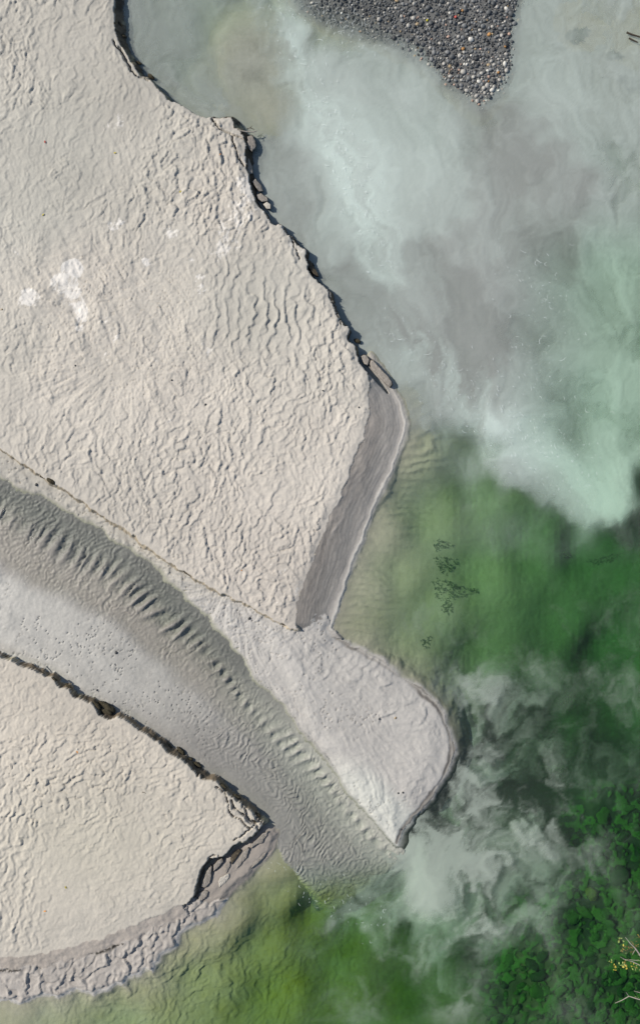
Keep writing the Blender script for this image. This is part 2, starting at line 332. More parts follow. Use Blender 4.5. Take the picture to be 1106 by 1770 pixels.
def sub(sd, k1=0.35):        # shelving slope below a waterline
    q_ = np.minimum(sd, 0); return 0.25 + k1 * q_ - 0.016 * q_ * q_
def put(zn, mask, cidx, colr, rough, sd=None, w_=9.0):      # sd: below the waterline the colour passes over into the lake bed's
    global z
    if sd is not None:
        q_ = sm(2, -w_, sd)[..., None]; colr = np.asarray(colr) * (1 - q_) + cL * q_
    m = mask & (zn > z)
    z = np.where(m, zn, z); rid[m] = cidx
    c = np.broadcast_to(np.asarray(colr, F), shape + (3,)); C[m, :3] = c[m]
    C[m, 3] = np.broadcast_to(np.asarray(rough, F), shape)[m]

# --- gravel bar
sdG = poly(GRAVEL, Xj, Yj)
zG = np.where(sdG > 0, np.clip(sdG * 0.13 - 4.5, -30, -0.6), -4.5 + 0.22 * sdG) + 1.4 * sm(20, 5, np.abs(sdG - 8)) * sm(720, 780, X) - 1.6 * sm(720, 640, X + 0.3 * Y) + S_(T_fine, X, Y, 0.7) * 0.5
put(zG, sdG > -200, 7, alb(108, 107, 106) * (1 + 0.15 * S_(T_fine, X, Y, 0.6))[..., None], 0.8, sdG, 26.0)

# --- stream bed
sdC = poly(CHANNEL, Xj, Yj)
nR, sR = pline(CH_RIGHT, X, Y)
dLow, _ = pline(LOW_TOP, U, V)
tc_ = nR / (nR + dLow + 1e-3)                                 # 0 at the right shore, 1 at the lower bank
wob = 10 * S_(T_w, X, Y, 0.5)
zC = -1.2 - 3.4 * np.exp(-((nR - 38) / 34) ** 2) - 2.0 * sm(1150, 1420, Y) * np.exp(-((tc_ - 0.45) / 0.3) ** 2)
bar = sm(0.42, 0.56, tc_ + 0.02 * S_(T_w, X, Y, 0.4)) * (1 - sm(1220, 1390, Y))
zC += bar * (2.0 + 0.5 * S_(T_soft, X, Y, 0.7))
zC -= 3.0 * np.exp(-(dLow / 14.0) ** 2)
dune = np.exp(-((nR - 62 + 0.03 * (Y - 900) * (Y < 1150)) / 21) ** 2) * sm(1180, 1050, Y)
scl = sm(0.60, 0.40, tc_) * sm(4, 16, nR)
dune += 1.0 * np.exp(-((nR - 46 - 0.5 * wob) / 9) ** 2) * sm(1060, 1120, Y) * sm(1400, 1250, Y)
dune += 0.85 * np.exp(-((nR - 27 - 0.5 * wob) / 8) ** 2) * sm(1220, 1280, Y) * sm(1530, 1490, Y)
zC += fade * dune * 5.4 * np.clip(0.9 + 0.4 * S_(T_soft, X, Y, 0.6), 0.2, 1.5) * saw(S_(R_chan, sR * 0.92 + 0.2 * nR + 0.4 * wob, nR * 0.4), 0.5)
feather = np.exp(-((tc_ - 0.2) / 0.22) ** 2) * sm(1120, 980, Y)
zC += fade * feather * 0.9 * saw(S_(R_small, sR + nR * 0.9 + wob, nR * 0.25 + 200), 0.6)
zC += fade * scl * 1.5 * saw(S_(R_small, sR * 0.8 + 3.5 * S_(T_lob, X, Y, 0.8), nR * 0.8, 1.15), 0.6)
cen = np.exp(-((tc_ - 0.60) / 0.2) ** 2) * sm(1180, 1330, Y)
zC += fade * cen * 2.6 * saw(S_(R_small, sR * 1.0 + 1.5 * np.abs(((tc_ * 9 + 0.15 * wob) % 2) - 1) * 9, nR * 0.8), 0.6)
fl_ = S_(T_fine, sR, nR + 2 * S_(T_w, X, Y, 0.3), 9.0, 0.7)
zC += fade * 0.3 * fl_ * (1 - 0.6 * bar) + fade * 0.35 * S_(T_soft, X, Y, 0.5) + fade * bar * 0.35 * S_(T_fine, X, Y, 0.8)
crk = np.exp(-(S_(T_med, X, Y, 0.42) / 0.055) ** 2) * (S_(T_soft, X + 70, Y, 0.7) > 0.05)
zC -= fade * bar * crk * 2.2
zC += fade * bar * 2.8 * scales(X * 0.8 + Y * 0.6, Y * 0.8 - X * 0.6, 24.0, 20.0, 106, lee=2.0) * sm(-0.4, 0.9, S_(T_soft, X, Y + 500, 0.8))
zC += fade * bar * 0.5 * sm(-0.2, 1.0, S_(T_soft, X + 700, Y, 0.9)) * saw(S_(R_small, X * 0.8 + Y * 0.6, Y * 0.8 - X * 0.6, 1.5), 0.75)
zC = np.where(bar < 0.3, np.where(zC > -1.5, -0.5 - np.exp(-np.clip(zC + 1.5, 0, 50)), zC), zC)
zC += np.minimum(0, sdC * 0.9)
zC -= 60 * sm(1470, 1660, Y + 0.10 * (X - 600)) + 40 * sm(1500, 1560, Y + 0.9 * (X - 680))
cc = np.zeros(shape + (3,))
c_dark = alb(120, 118, 115); c_mauve = alb(160, 153, 146); c_bar = alb(184, 181, 176); c_lo = alb(150, 147, 143); c_side = alb(184, 180, 173)
a1 = sm(0.10, 0.34, tc_ + 0.03 * S_(T_w, X, Y, 0.5))[..., None]
cc = c_dark * (1 - a1) + c_mauve * a1
a2 = bar[..., None]; cc = cc * (1 - a2) + c_bar * a2
lo = sm(1130, 1330, Y)[..., None]
side = np.exp(-(nR / 52) ** 2)[..., None]
cc = cc * (1 - lo) + (c_lo * (1 - side) + c_side * side) * lo
cc = cc * (1 + 0.05 * S_(T_soft, X, Y, 1.1) + 0.05 * fl_)[..., None]
qd_ = sm(-7, -34, zC)[..., None]; cc = cc * (1 - qd_) + cL * qd_
put(zC, sdC > -60, 6, cc, 0.55 + 0.0 * X)

# --- spit and ledge
dSp, aSp = pline(SPIT_WATER, Xj, Yj); dCh, sCh = pline(CH_RIGHT, Xs_, Ys_)
inS = sdS > 0
prof = np.interp(dSp, [0, 1.5, 3.0, 5.0, 8.0, 13, 40], [0.3, 1.1, 1.1, 0.7, 2.6, 3.6, 8.0])
prof = np.where(sdS > 0, prof, sub(sdS))
prof2 = np.interp(dCh, [0, 2.5, 7, 30, 90], [0.2, 1.5, 2.6, 7.0, 10.0])
zS = np.minimum(prof, np.where(sdS > 0, prof2, 99))
crease = np.exp(-(S_(T_med, X * 0.8 + 0.6 * Y, Y * 0.8 - 0.6 * X, 0.55, 0.30) / 0.05) ** 2) * sm(0.0, 0.5, S_(T_soft, X, Y + 99, 0.6))
zS += fade * inS * (0.35 * S_(T_soft, X, Y, 0.5) + 0.22 * S_(T_fine, X, Y, 0.6) - 2.6 * crease * sm(3, 20, dSp))
angS = np.arctan2(Y - 1010, X - 400); radS = np.hypot(Y - 1010, X - 400)
fuS = S_(T_fine, angS * 330 + 5 * S_(T_w, X, Y, 0.25), radS, 0.9, 6.0)
zS += fade * inS * sm(6, 24, dSp) * (1.1 * fuS - 2.2 * sm(1.2, 2.2, fuS) + 0.6 * S_(T_soft, X, Y, 0.3) * 1.0)
crnS = np.exp(-(S_(T_lob, X * 0.8 + Y * 0.6, Y * 0.8 - X * 0.6, 1.7, 0.9) / 0.13) ** 2) * sm(0.0, 0.7, S_(T_soft, X + 40, Y, 0.55))
zS += fade * inS * sm(6, 24, dSp) * (2.6 * scales(X * 0.85 + Y * 0.53, Y * 0.85 - X * 0.53, 34.0, 26.0, 107, lee=2.0) * sm(-0.3, 0.8, S_(T_soft, X, Y + 333, 0.7)) - 1.6 * crnS)
rsp = rip_tile(1024, 15.0, 0.3, 0.5, 31)
zS += fade * inS * 1.0 * sm(0.2, 1.2, S_(T_soft, X + 20, Y, 1.2)) * saw(S_(rsp, X * 0.9 + Y * 0.45, Y * 0.9 - X * 0.45), 0.7)
wetS = sm(9.5, 5, dSp + 1.5 * S_(T_w, X, Y, 0.2)) * inS * (0.55 + 0.45 * sm(-0.9, 0.4, S_(T_w2, X, Y, 0.35)))
damp = sm(16, 4, dCh + 3 * S_(T_w, X, Y, 0.3))
white = sm(70, 20, np.abs(dCh - 26) * 1.3 + (1440 - Y) * 0.08) * sm(1290, 1360, Y)
cs = alb(186, 182, 178) * np.ones(shape + (3,)); cs = cs * (1 + 0.035 * S_(T_soft, X, Y, 1.0) + 0.035 * fuS)[..., None]
led = sm(1060, 960, Y)[..., None]; cs = cs * (1 - led) + alb(178, 173, 165) * led
cs = cs * (1 - white[..., None]) + alb(196, 196, 190) * white[..., None]
lt = np.exp(-((dSp - 2.4) / 1.3) ** 2) * (0.4 + 0.6 * sm(-0.8, 0.6, S_(T_w, X + 90, Y, 0.25))); cs = cs * (1 - wetS[..., None]) + (alb(120, 115, 110) * (1 - lt[..., None]) + alb(172, 168, 162) * lt[..., None]) * wetS[..., None]
put(zS, sdS > -80, 4, cs, 0.7, sdS)

# --- beach strip below the upper bank
dP, aP = pline(STRIP_WATER, Xj, Yj); dPb, _ = pline(UP_STRIP, Uj, Vj); tP = dP / (dP + dPb + 1e-3)
bot = sm(-2, 22, (1096 + 0.0 * X) - Y)
zP = np.where(dP < 9, np.interp(dP, [0, 2.5, 5, 9], [0.2, 2.0, 1.5, 1.7]), 1.7 + 16.0 * np.clip((tP - 9 / (dP + dPb)) / (1 - 9 / (dP + dPb)), 0, 1))
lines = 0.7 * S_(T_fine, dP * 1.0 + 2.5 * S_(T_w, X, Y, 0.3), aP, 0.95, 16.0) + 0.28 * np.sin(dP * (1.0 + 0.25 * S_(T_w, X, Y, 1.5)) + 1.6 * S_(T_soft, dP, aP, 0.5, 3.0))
zP = (zP + fade * (0.38 * lines + 0.5 * S_(T_soft, dP, aP, 0.6, 2.4))) * bot + (1 - bot) * 3.0
zP = np.where(sdP > 0, zP, np.where(dP < 85, sub(sdP), -99))
cp = alb(168, 163, 158) * np.ones(shape + (3,)); up_ = sm(30, 62, dP)[..., None]
cp = cp * (1 - up_) + alb(170, 162, 155) * up_
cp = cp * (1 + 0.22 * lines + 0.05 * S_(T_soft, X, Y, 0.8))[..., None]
ltP = (np.exp(-((dP - 2.6) / 2.0) ** 2) * sm(660, 720, Y))[..., None]; cp = cp * (1 - ltP) + alb(198, 194, 188) * ltP
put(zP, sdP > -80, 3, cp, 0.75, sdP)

# --- rippled shore flat below the lower bank
dF, aF = pline(SHORE_WATER, Xj, Yj)
rsh = rip_tile(1024, 23.0, 0.35, 0.8, 41)
hrip = saw(S_(rsh, wx * 0.93 + wy * 0.37 + 5 * S_(T_lob, X, Y + 70), wy * 0.93 - wx * 0.37), 0.6)
zF = np.interp(dF, [0, 2.5, 8, 60, 90], [0.3, 1.6, 2.2, 4.2, 7.0]) + fade * sm(0, 9, dF) * ((2.0 * hrip + 6.0 * scales(wx * 0.93 + wy * 0.37, wy * 0.93 - wx * 0.37, 25.0, 20.0, 104, lee=4.0)) * sm(78, 55, dF) + 0.4 * S_(T_soft, X, Y, 0.5))
zF = np.where(sdF > 0, np.maximum(zF, 0.3), sub(sdF) + fade * sm(0, -12, sdF) * 1.2 * hrip)
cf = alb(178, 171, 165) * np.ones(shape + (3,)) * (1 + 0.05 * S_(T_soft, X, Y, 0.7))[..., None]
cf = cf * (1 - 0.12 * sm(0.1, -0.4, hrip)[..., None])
ed = (np.exp(-((dF - 2.0) / 2.0) ** 2))[..., None]; cf = cf * (1 - ed) + alb(196, 192, 188) * ed
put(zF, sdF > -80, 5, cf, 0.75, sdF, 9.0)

# --- slumped foot at the tip of the lower bank
dLS, aLS = pline(LOW_SLUMP, U, V)
zM = np.where(sdM > 0, np.minimum(sdM * 0.5, 5.0 + 0.03 * sdM), sub(sdM))
zM += fade * (sdM > 2) * (1.6 * S_(T_soft, X * 0.7 + Y * 0.7, (Y - X) * 0.7, 0.35, 0.6) - 5.5 * np.exp(-((dLS - 5) / 4.5) ** 2) * sm(1440, 1465, Y))
put(zM, sdM > -80, 2, alb(150, 142, 135) * (1 + 0.06 * S_(T_soft, X, Y, 0.5))[..., None], 0.8, sdM)

# --- upper sand bank
sdU = poly(BANK_UP, Uj, Vj)
dUR, aUR = pline(UP_RIGHT, Uj, Vj); dUB, _ = pline(UP_BOTTOM, Uj, Vj); dUS, _ = pline(UP_STRIP, Uj, Vj)
clw = 0.8 * np.interp(aUR, [0, 260, 330, 400, 440, 520, 560, 600, 660, 740, 780, 830, 880, 1000], [13, 13, 14, 9, 6, 3, 9, 13, 14, 7, 4, 8, 5, 5])
scarp = np.where(dUR < np.minimum(dUB, dUS), np.interp(-sdU / clw, [0, 0.12, 0.55, 1.0, 1.6], [ZB, 11, 5, -1, -16]), np.interp(-sdU, [0, 4, 7, 11], [ZB, 8, 3, -6]))
isR = dUR < np.minimum(dUB, dUS)
scarp = scarp + (0.5 + 1.0 * isR) * S_(T_fine, X, Y, 0.5) * (sdU < -0.5)
rz_ = sm(0.15, -0.75, S_(T_soft, U, V, 2.2) * 0.5 + 0.0)
smooth_c = np.exp(-((U - 190) / 190) ** 4 - ((V - 560 - 0.15 * (U - 190)) / 165) ** 4)        # crusted, less rippled middle
smooth_c *= 1 - 0.95 * np.exp(-((U - 440) / 95) ** 4 - ((V - 520) / 90) ** 4)
zone_r = np.exp(-((U - 455) / 115) ** 4 - ((V - 525) / 105) ** 4)
zone_b = sm(700, 790, V + 0.1 * U)
wu, wv = warp(U, V, 7, 0.30); wu = wu + 3.6 * S_(T_lob, U, V, 1.0); wv = wv + 2.0 * S_(T_lob2, U, V, 1.0)
g_b = saw(S_(R_bank, wu, wv), 0.83)
g_2 = saw(S_(R_bank2, wu * 0.94 - wv * 0.34, wv * 0.94 + wu * 0.34), 0.7)
wu2, wv2 = warp(U, V, 5, 0.22, 33); wu2 = wu2 + 2.2 * S_(T_lob, U, V + 500, 1.2)
g_r = saw(S_(R_long, wu2 + 0.05 * wv2, wv2), 0.86)
crn = np.exp(-(S_(T_lob, U + 50, V, 0.75) / 0.16) ** 2) * sm(-0.2, 0.8, S_(T_soft, U, V + 250, 0.5))      # short creases between the lobes
wx_, wy_ = warp(U, V, 8, 0.34, 60); wx_ = wx_ + 1.5 * S_(T_lob, U, V + 33)
sc_b = np.maximum(scales(wx_ + 0.06 * wy_, wy_, 16.5, 13.5, 101, lee=2.2), 0.7 * scales(wx_ + 0.2 * wy_ + 7, wy_ + 5, 11.0, 9.5, 102, lee=2.0))
am_b = (1 - smooth_c) * (1 - zone_r) * np.clip(0.85 + 0.4 * S_(T_soft, U + 500, V, 1.1), 0.25, 1.4) * (1.75 - 0.95 * sm(250, 800, V))
edge_q = sm(0, 14, sdU)
zU = ZB + fade * edge_q * (am_b * (1.1 * g_b + 4.2 * sc_b + 0.5 * g_2) + zone_r * (2.5 * g_r + 1.6 * sc_b))
ang = np.arctan2(V - 600, U - 232); rad = np.hypot(V - 600, U - 232)
fan = S_(T_fine, ang * 150, rad, 0.7, 6.0) * sm(40, 110, rad)
cr2 = np.exp(-(S_(T_med, U, V, 0.40, 0.6) / 0.06) ** 2) * (S_(T_soft, U, V + 40, 0.9) > 0.0)
dg = S_(T_fine, U * 0.62 + V * 0.78, V * 0.62 - U * 0.78 + 7 * S_(T_w, U, V, 0.3), 7.0, 0.75)      # drainage furrows of the crusted middle
up_m = sm(640, 560, V - 0.15 * U)
zU += fade * smooth_c * (1.5 * fan * (1 - up_m) + 1.3 * dg * up_m + 1.2 * S_(T_soft, U, V, 0.45) - 1.6 * cr2 - 1.0 * crn + 3.0 * sc_b * sm(0.0, 1.2, S_(T_soft, U + 900, V, 0.8)))
zU += fade * (0.22 * S_(T_fine, U, V, 0.6) + 1.0 * S_(T_soft, U + 80, V, 2.4))
# cracks
CRACKS_UP = [([(198, 66), (203, 79), (207, 89)], 0.9), ([(207, 82), (208, 90), (213, 98), (222, 109), (227, 120), (237, 130)], 1.7), ([(237, 130), (246, 134), (257, 140)], 1.0),
             ([(366, 206), (378, 219), (388, 226), (400, 229), (410, 235), (419, 240)], 1.2), ([(404, 236), (405, 250), (411, 262), (412, 273), (421, 285)], 1.2),
             ([(487, 390), (500, 405), (512, 430), (518, 450)], 0.7), ([(566, 500), (575, 525), (588, 560)], 0.7)]
for pts, wd in CRACKS_UP:
    dd, _ = pline(pts, Uj, Vj); zU -= 11 * np.exp(-(dd / wd) ** 4)
zU = np.where(sdU > 0, zU, scarp)
cu = alb(197, 190, 181) * np.ones(shape + (3,))
TINT = [(50, 50, 0, .6), (100, 250, 0, 1), (60, 350, 0, 1), (250, 250, 0, .6), (400, 330, .3, .2), (150, 500, .3, .1), (450, 520, 0, .8), (100, 650, .2, .1), (300, 700, .4, .1), (200, 850, .4, .3), (400, 900, .8, .1), (480, 1000, 1, 0), (560, 760, .7, .3), (570, 650, .4, .6), (30, 600, 0, .4)]
tt = field(TINT, U, V)
cu = cu * (1 - tt[..., 1:2] * 0.85) + alb(184, 181, 173) * tt[..., 1:2] * 0.85
cu = cu * (1 - tt[..., 0:1] * 0.55) + alb(205, 196, 188) * tt[..., 0:1] * 0.55
cu = cu * (1 + 0.035 * S_(T_soft, U + 50, V, 3.0) + 0.04 * S_(T_soft, U, V, 0.9) + 0.02 * S_(T_fine, U, V, 0.8))[..., None]
WHITE = [(112, 492, 14), (122, 512, 13), (135, 532, 9), (140, 545, 8), (50, 518, 12), (132, 567, 7), (205, 582, 8), (210, 652, 8), (345, 690, 7), (290, 730, 9), (306, 402, 14), (202, 385, 10),
         (340, 478, 10), (348, 500, 8), (333, 450, 8), (500, 920, 9), (480, 928, 7), (125, 465, 11), (255, 455, 7), (185, 620, 8), (470, 1020, 6), (340, 745, 5), (108, 500, 9), (430, 300, 5), (180, 555, 6), (270, 622, 8), (480, 1042, 5), (308, 675, 6)]
wm = np.zeros(shape, F)
for (a_, b_, r_) in WHITE:
    wm = np.maximum(wm, np.exp(-0.5 * (((U - a_) / r_) ** 2 + ((V - b_) / (r_ * 0.9)) ** 2)))
wm = 0.9 * sm(0.88, 1.16, wm * 0.68 + np.clip(wm * 4, 0, 1) * 0.40 * S_(T_fine, U * 0.8 + V * 0.5, V * 0.8 - U * 0.5, 0.42, 0.7))
wsc = sm(2.3, 2.9, S_(T_fine, U, V, 0.55, 0.8) + 0.5 * smooth_c) * 0.7
wm = np.clip(np.maximum(wm, wsc), 0, 1)[..., None]
cu = cu * (1 - wm) + alb(230, 225, 220) * wm
brown = np.array([0.13, 0.10, 0.066]); brown2 = np.array([0.05, 0.04, 0.028]); olive = np.array([0.24, 0.21, 0.14])
bq = sm(-0.8, 0.9, S_(T_fine, X, Y, 0.8))[..., None]; cl = brown * (1 - bq) + brown2 * bq
bo = (sm(0.5, 1.2, S_(T_fine, X + 333, Y, 0.6)))[..., None]; cl = cl * (1 - bo) + olive * bo
c_edge = alb(166, 154, 136) * (1 + 0.20 * S_(T_fine, X, Y, 0.7))[..., None]
cu = np.where((sdU < -0.2)[..., None], np.where(isR[..., None], cl, c_edge), cu)
put(zU, (sdU > -40), 1, cu, 0.9)

# --- lower sand bank
sdB = poly(BANK_LOW, Uj, Vj)
dLT, aLT = pline(LOW_TOP, Uj, Vj); dLB, _ = pline(LOW_BOTTOM, Uj, Vj); dLS, _ = pline(LOW_SLUMP, Uj, Vj)
lw = 0.75 * np.interp(aLT, [0, 210, 330, 380, 420, 450, 520, 560, 600, 640, 700], [3, 4, 6, 9, 9, 5, 7, 10, 8, 9, 6])
isT = dLT < np.minimum(dLB, dLS); isB = dLB < np.minimum(dLT, dLS)
scB = np.where(isT, np.interp(-sdB / lw, [0, 0.15, 0.6, 1.0, 1.6], [ZB, 12, 7, 0, -16]),
      np.where(isB, np.interp(-sdB, [0, 24, 30, 60], [ZB - 4, 7.0, 2.0, -30]), np.interp(-sdB, [0, 2.0, 6, 9], [ZB, 6, 1, -8])))
scB = scB + (0.6 * isT + 0.3 * isB) * S_(T_fine, X, Y, 0.5) * (sdB < -0.5)
rl = rip_tile(1024, 12.0, 0.28, 0.38, 51); rl2 = rip_tile(1024, 18.0, 0.3, 0.42, 52)
an = math.radians(20); wu3, wv3 = warp(U, V, 7, 0.35, 77); wu3 = wu3 + 2.6 * S_(T_lob, U + 111, V, 0.8)
uu = wu3 * math.cos(an) + wv3 * math.sin(an); vv = wv3 * math.cos(an) - wu3 * math.sin(an)
crnL = np.exp(-(S_(T_lob, U + 450, V, 0.6) / 0.16) ** 2) * sm(-0.2, 0.8, S_(T_soft, U + 77, V, 0.5))
sc_l = scales(wu3 * math.cos(0.9) - wv3 * math.sin(0.9) * -1.0, wv3 * math.cos(0.9) - wu3 * math.sin(0.9), 12.5, 9.5, 103, lee=2.2)
am_l = np.clip(0.8 + 0.35 * S_(T_soft, U + 200, V, 1.6), 0.2, 1.3) * (0.45 + 0.55 * sm(1190, 1330, V + 0.15 * U - 30) * (1 - 0.35 * sm(250, 420, U)))
big = sm(110, 20, U) * sm(1330, 1420, V)
zLo = ZB - 4.0 * sm(60, 0, dLB) + fade * sm(0, 14, sdB) * (am_l * 4.0 * sc_l + am_l * 0.6 * saw(S_(rl, uu, vv), 0.8) + (0.4 * am_l + 2.0 * big) * saw(S_(rl2, uu, vv), 0.7))
zLo += fade * (0.3 * S_(T_fine, U, V, 0.6) + 0.8 * S_(T_soft, U, V, 2.2))
CRACKS_LO = [([(400, 1387), (409, 1398), (422, 1409), (432, 1419), (441, 1422)], 1.7), ([(404, 1409), (414, 1416), (420, 1425), (432, 1431), (441, 1422)], 1.1),
             ([(423, 1398), (427, 1409), (441, 1421), (447, 1436)], 2.0), ([(371, 1358), (389, 1368), (391, 1381), (396, 1398), (404, 1409)], 0.8), ([(407, 1452), (422, 1441), (432, 1431)], 0.8),
             ([(404, 1378), (419, 1388), (419, 1396)], 1.2), ([(440, 1405), (447, 1420), (455, 1426)], 1.6), ([(362, 1486), (364, 1480), (375, 1477)], 0.8)]
for pts, wd in CRACKS_LO:
    dd, _ = pline(pts, Uj, Vj); zLo -= 11 * np.exp(-(dd / wd) ** 4)
zLo = np.where(sdB > 0, zLo, scB)
cb = alb(193, 186, 176) * np.ones(shape + (3,)); q = sm(1500, 1250, V)[..., None] * 0.6
cb = cb * (1 - q) + alb(198, 189, 178) * q
gz = (np.exp(-((U - 150) / 160) ** 2 - ((V - 1450) / 110) ** 2) * 0.6)[..., None]; cb = cb * (1 - gz) + alb(190, 184, 170) * gz
cb = cb * (1 + 0.035 * S_(T_soft, U + 50, V, 3.0) + 0.04 * S_(T_soft, U, V, 0.9) + 0.02 * S_(T_fine, U, V, 0.8))[..., None]
clB = cl * 1.35
bslope = alb(182, 172, 163) * (1 + 0.06 * S_(T_fine, X, Y, 0.8))[..., None]
cb = np.where((sdB < -0.2)[..., None], np.where(isB[..., None], bslope, clB), cb)
put(zLo, (sdB > -45), 2, cb, 0.9)
# specks of dark debris along the foot of the lower bank slope
deb = (np.exp(-((sdB + 26) / 3.0) ** 2) * isB * sm(0.7, 1.1, S_(T_fine, X, Y, 0.5)) * (rid >= 2))[..., None]
C[..., :3] = C[..., :3] * (1 - deb) + np.array([0.02, 0.017, 0.012]) * deb

GAP = [(622, 614), (629, 628), (637, 637), (646, 647), (655, 657), (663, 666), (671, 677)]
dg_, ag_ = pline(GAP, U, V)
z = z - 16 * np.exp(-(dg_ / np.interp(ag_, [0, 20, 55, 80], [2.0, 4.4, 3.4, 1.0])) ** 4)
# --- to meshes, one per piece of ground
Wx = (X - CX) * S; Wy = (CY - Y) * S; Wz = z * S
VV = np.stack([Wx, Wy, Wz], -1).reshape(-1, 3).astype(F); CC = C.reshape(-1, 4)
CC[:, :3] = np.clip(CC[:, :3], 0.002, 0.85)
ny, nx = shape
idx = np.arange(ny * nx).reshape(ny, nx)
Q = np.stack([idx[1:, :-1], idx[1:, 1:], idx[:-1, 1:], idx[:-1, :-1]], -1).reshape(-1, 4)
qr = rid[:-1, :-1].reshape(-1)
NAMES = ['lake_bed', 'sandbank_upper', 'sandbank_lower', 'beach_strip', 'sand_spit', 'shore_flat', 'stream_bed', 'gravel_bar']
LAB = ['green lake bed of sand and algae under clear water', 'broad pale rippled sandbank with crumbling brown edge beside milky water', 'pale finely rippled sandbank with cracked tip between stream and green shallows',
       'dark grey striated beach slope between the broad sandbank and green bay', 'smooth grey rounded sand spit between the stream and the green bay', 'lumpy wet rippled sand flat along the yellow-green shallows',
       'grey stream bed with dunes and ripples winding to the lake', 'dark ground under the wedge of gravel']
ground = {}
for i, (nme, lb) in enumerate(zip(NAMES, LAB)):
    f = Q[qr == i]
    if not len(f): continue
    used, inv = np.unique(f.ravel(), return_inverse=True)
    me = mesh_np(nme, VV[used], inv.reshape(-1, 4)); add_col(me, 'Col', CC[used])
    ground[nme] = tag(link(nme, me, m_ground), lb, None, None, 'structure')

def ground_z(px, py):            # height (pixel units) of the ground at a ground-plane point
    i = np.clip(np.searchsorted(ax_x, px), 1, nx - 1); j = np.clip(np.searchsorted(ax_y, py), 1, ny - 1)
    return float(z[j, i])

# ------------------------------------------------------------------ water body
R_, B_ = 500.0, -6.0
wv_ = [(-R_, -R_, B_), (R_, -R_, B_), (R_, R_, B_), (-R_, R_, B_), (-R_, -R_, 0), (R_, -R_, 0), (R_, R_, 0), (-R_, R_, 0)]
me = mesh_np('water', wv_, [(0, 3, 2, 1), (4, 5, 6, 7), (0, 1, 5, 4), (1, 2, 6, 5), (2, 3, 7, 6), (3, 0, 4, 7)], False)
tag(link('water', me, m_water), 'green lake and stream water', None, None, 'structure')

# ------------------------------------------------------------------ suspended silt
# x, y, density
SILT_UP = [(200, 940, 0), (250, 970, 0), (300, 1000, 0), (160, 900, 0), (160, 1000, 0), (400, 1005, 0), (220, 0, .55), (300, 60, .62), (430, 100, .16), (450, 170, .2), (400, 40, .2), (470, 60, .25), (350, 180, .55), (560, 100, .85), (600, 20, .15), (560, 15, .2), (640, 40, .15), (540, 45, .45), (600, 70, .5), (500, 60, .8), (760, 40, .05), (850, 60, .05), (800, 110, .1), (640, 92, .7), (700, 116, .65), (750, 152, .6), (826, 196, .6), (896, 90, .6), (890, 140, .6), (600, 160, .95), (700, 160, .85), (780, 220, .8), (620, 300, 1.0), (560, 240, .95), (480, 250, .7), (470, 320, .7), (520, 400, .72), (600, 500, .72),
           (700, 300, .95), (850, 300, .72), (930, 330, .62), (850, 450, .75), (980, 400, .62), (960, 280, .8), (950, 180, .8), (1000, 100, .62), (1060, 50, .5), (900, 60, .7), (1080, 150, .55), (1070, 250, .55), (1090, 330, .35), (1060, 420, .6), (1090, 480, .55),
           (700, 550, .85), (800, 600, .82), (700, 640, .85), (660, 600, .8), (800, 700, .85), (760, 680, .85), (730, 730, .62), (700, 705, .55), (870, 720, 1.0), (900, 640, .8), (940, 590, .42), (1000, 600, .7), (1090, 580, .35), (1060, 660, .62), (985, 740, .35), (990, 680, .45), (940, 800, 1.0), (900, 800, .8), (1030, 860, .95), (1060, 820, .75), (990, 860, .95), (1090, 770, .4), (1050, 760, .6), (860, 780, .4), (1105, 830, .0),
           (800, 775, .1), (740, 770, .05), (700, 780, 0), (900, 880, .03), (960, 910, 0), (1050, 930, 0), (1100, 900, 0), (850, 850, .05), (760, 850, 0), (700, 900, 0), (650, 950, 0), (800, 1000, 0), (900, 1000, 0), (1000, 1000, 0), (700, 1080, 0), (600, 1100, 0), (1100, 1000, 0), (900, 100, .75), (1000, -100, .5), (300, -150, .6)]
SILT_LO = [(500, 1250, 0), (480, 1350, 0), (540, 1330, 0), (520, 1450, 0), (692, 1455, 1.5), (705, 1490, 2.1), (722, 1525, 2.2), (690, 1500, 1.5), (735, 1555, 2.0), (747, 1580, 1.6), (765, 1605, .3), (660, 1540, .55), (640, 1570, .25), (600, 1575, .5), (615, 1610, .3), (560, 1560, .3), (540, 1590, .05), (600, 1640, 0), (700, 1610, .05), (780, 1480, .7), (740, 1440, .62), (770, 1420, .7), (830, 1400, .62), (790, 1350, .55), (810, 1310, .55), (800, 1260, .4), (850, 1480, .6), (900, 1440, .55), (950, 1440, .3), (860, 1540, .6), (800, 1560, .55), (860, 1600, .42), (900, 1560, .35), (880, 1650, .05), (800, 1640, .05),
           (1000, 1480, .18), (960, 1360, .25), (900, 1340, .3), (880, 1215, .3), (850, 1200, .5), (900, 1180, .22), (960, 1250, .15), (1050, 1300, .2), (1080, 1230, .15), (1100, 1330, .15), (1000, 1180, .15), (1060, 1400, .1), (1100, 1480, 0), (1000, 1600, 0), (1100, 1700, 0), (900, 1720, 0), (700, 1720, 0), (500, 1700, 0), (500, 1560, 0), (480, 1500, .1), (820, 1120, .12), (760, 1180, .15), (700, 1150, .05), (780, 1220, .25), (950, 1100, .12), (1050, 1100, .1), (850, 1050, .05), (800, 950, .03), (950, 950, .08), (1080, 1000, .1), (900, 880, .05), (1050, 900, .1), (640, 1420, 0), (600, 1400, 0), (560, 1450, 0), (650, 1475, .1), (620, 1500, .1), (640, 1000, 0), (300, 1700, 0), (400, 1600, .05)]
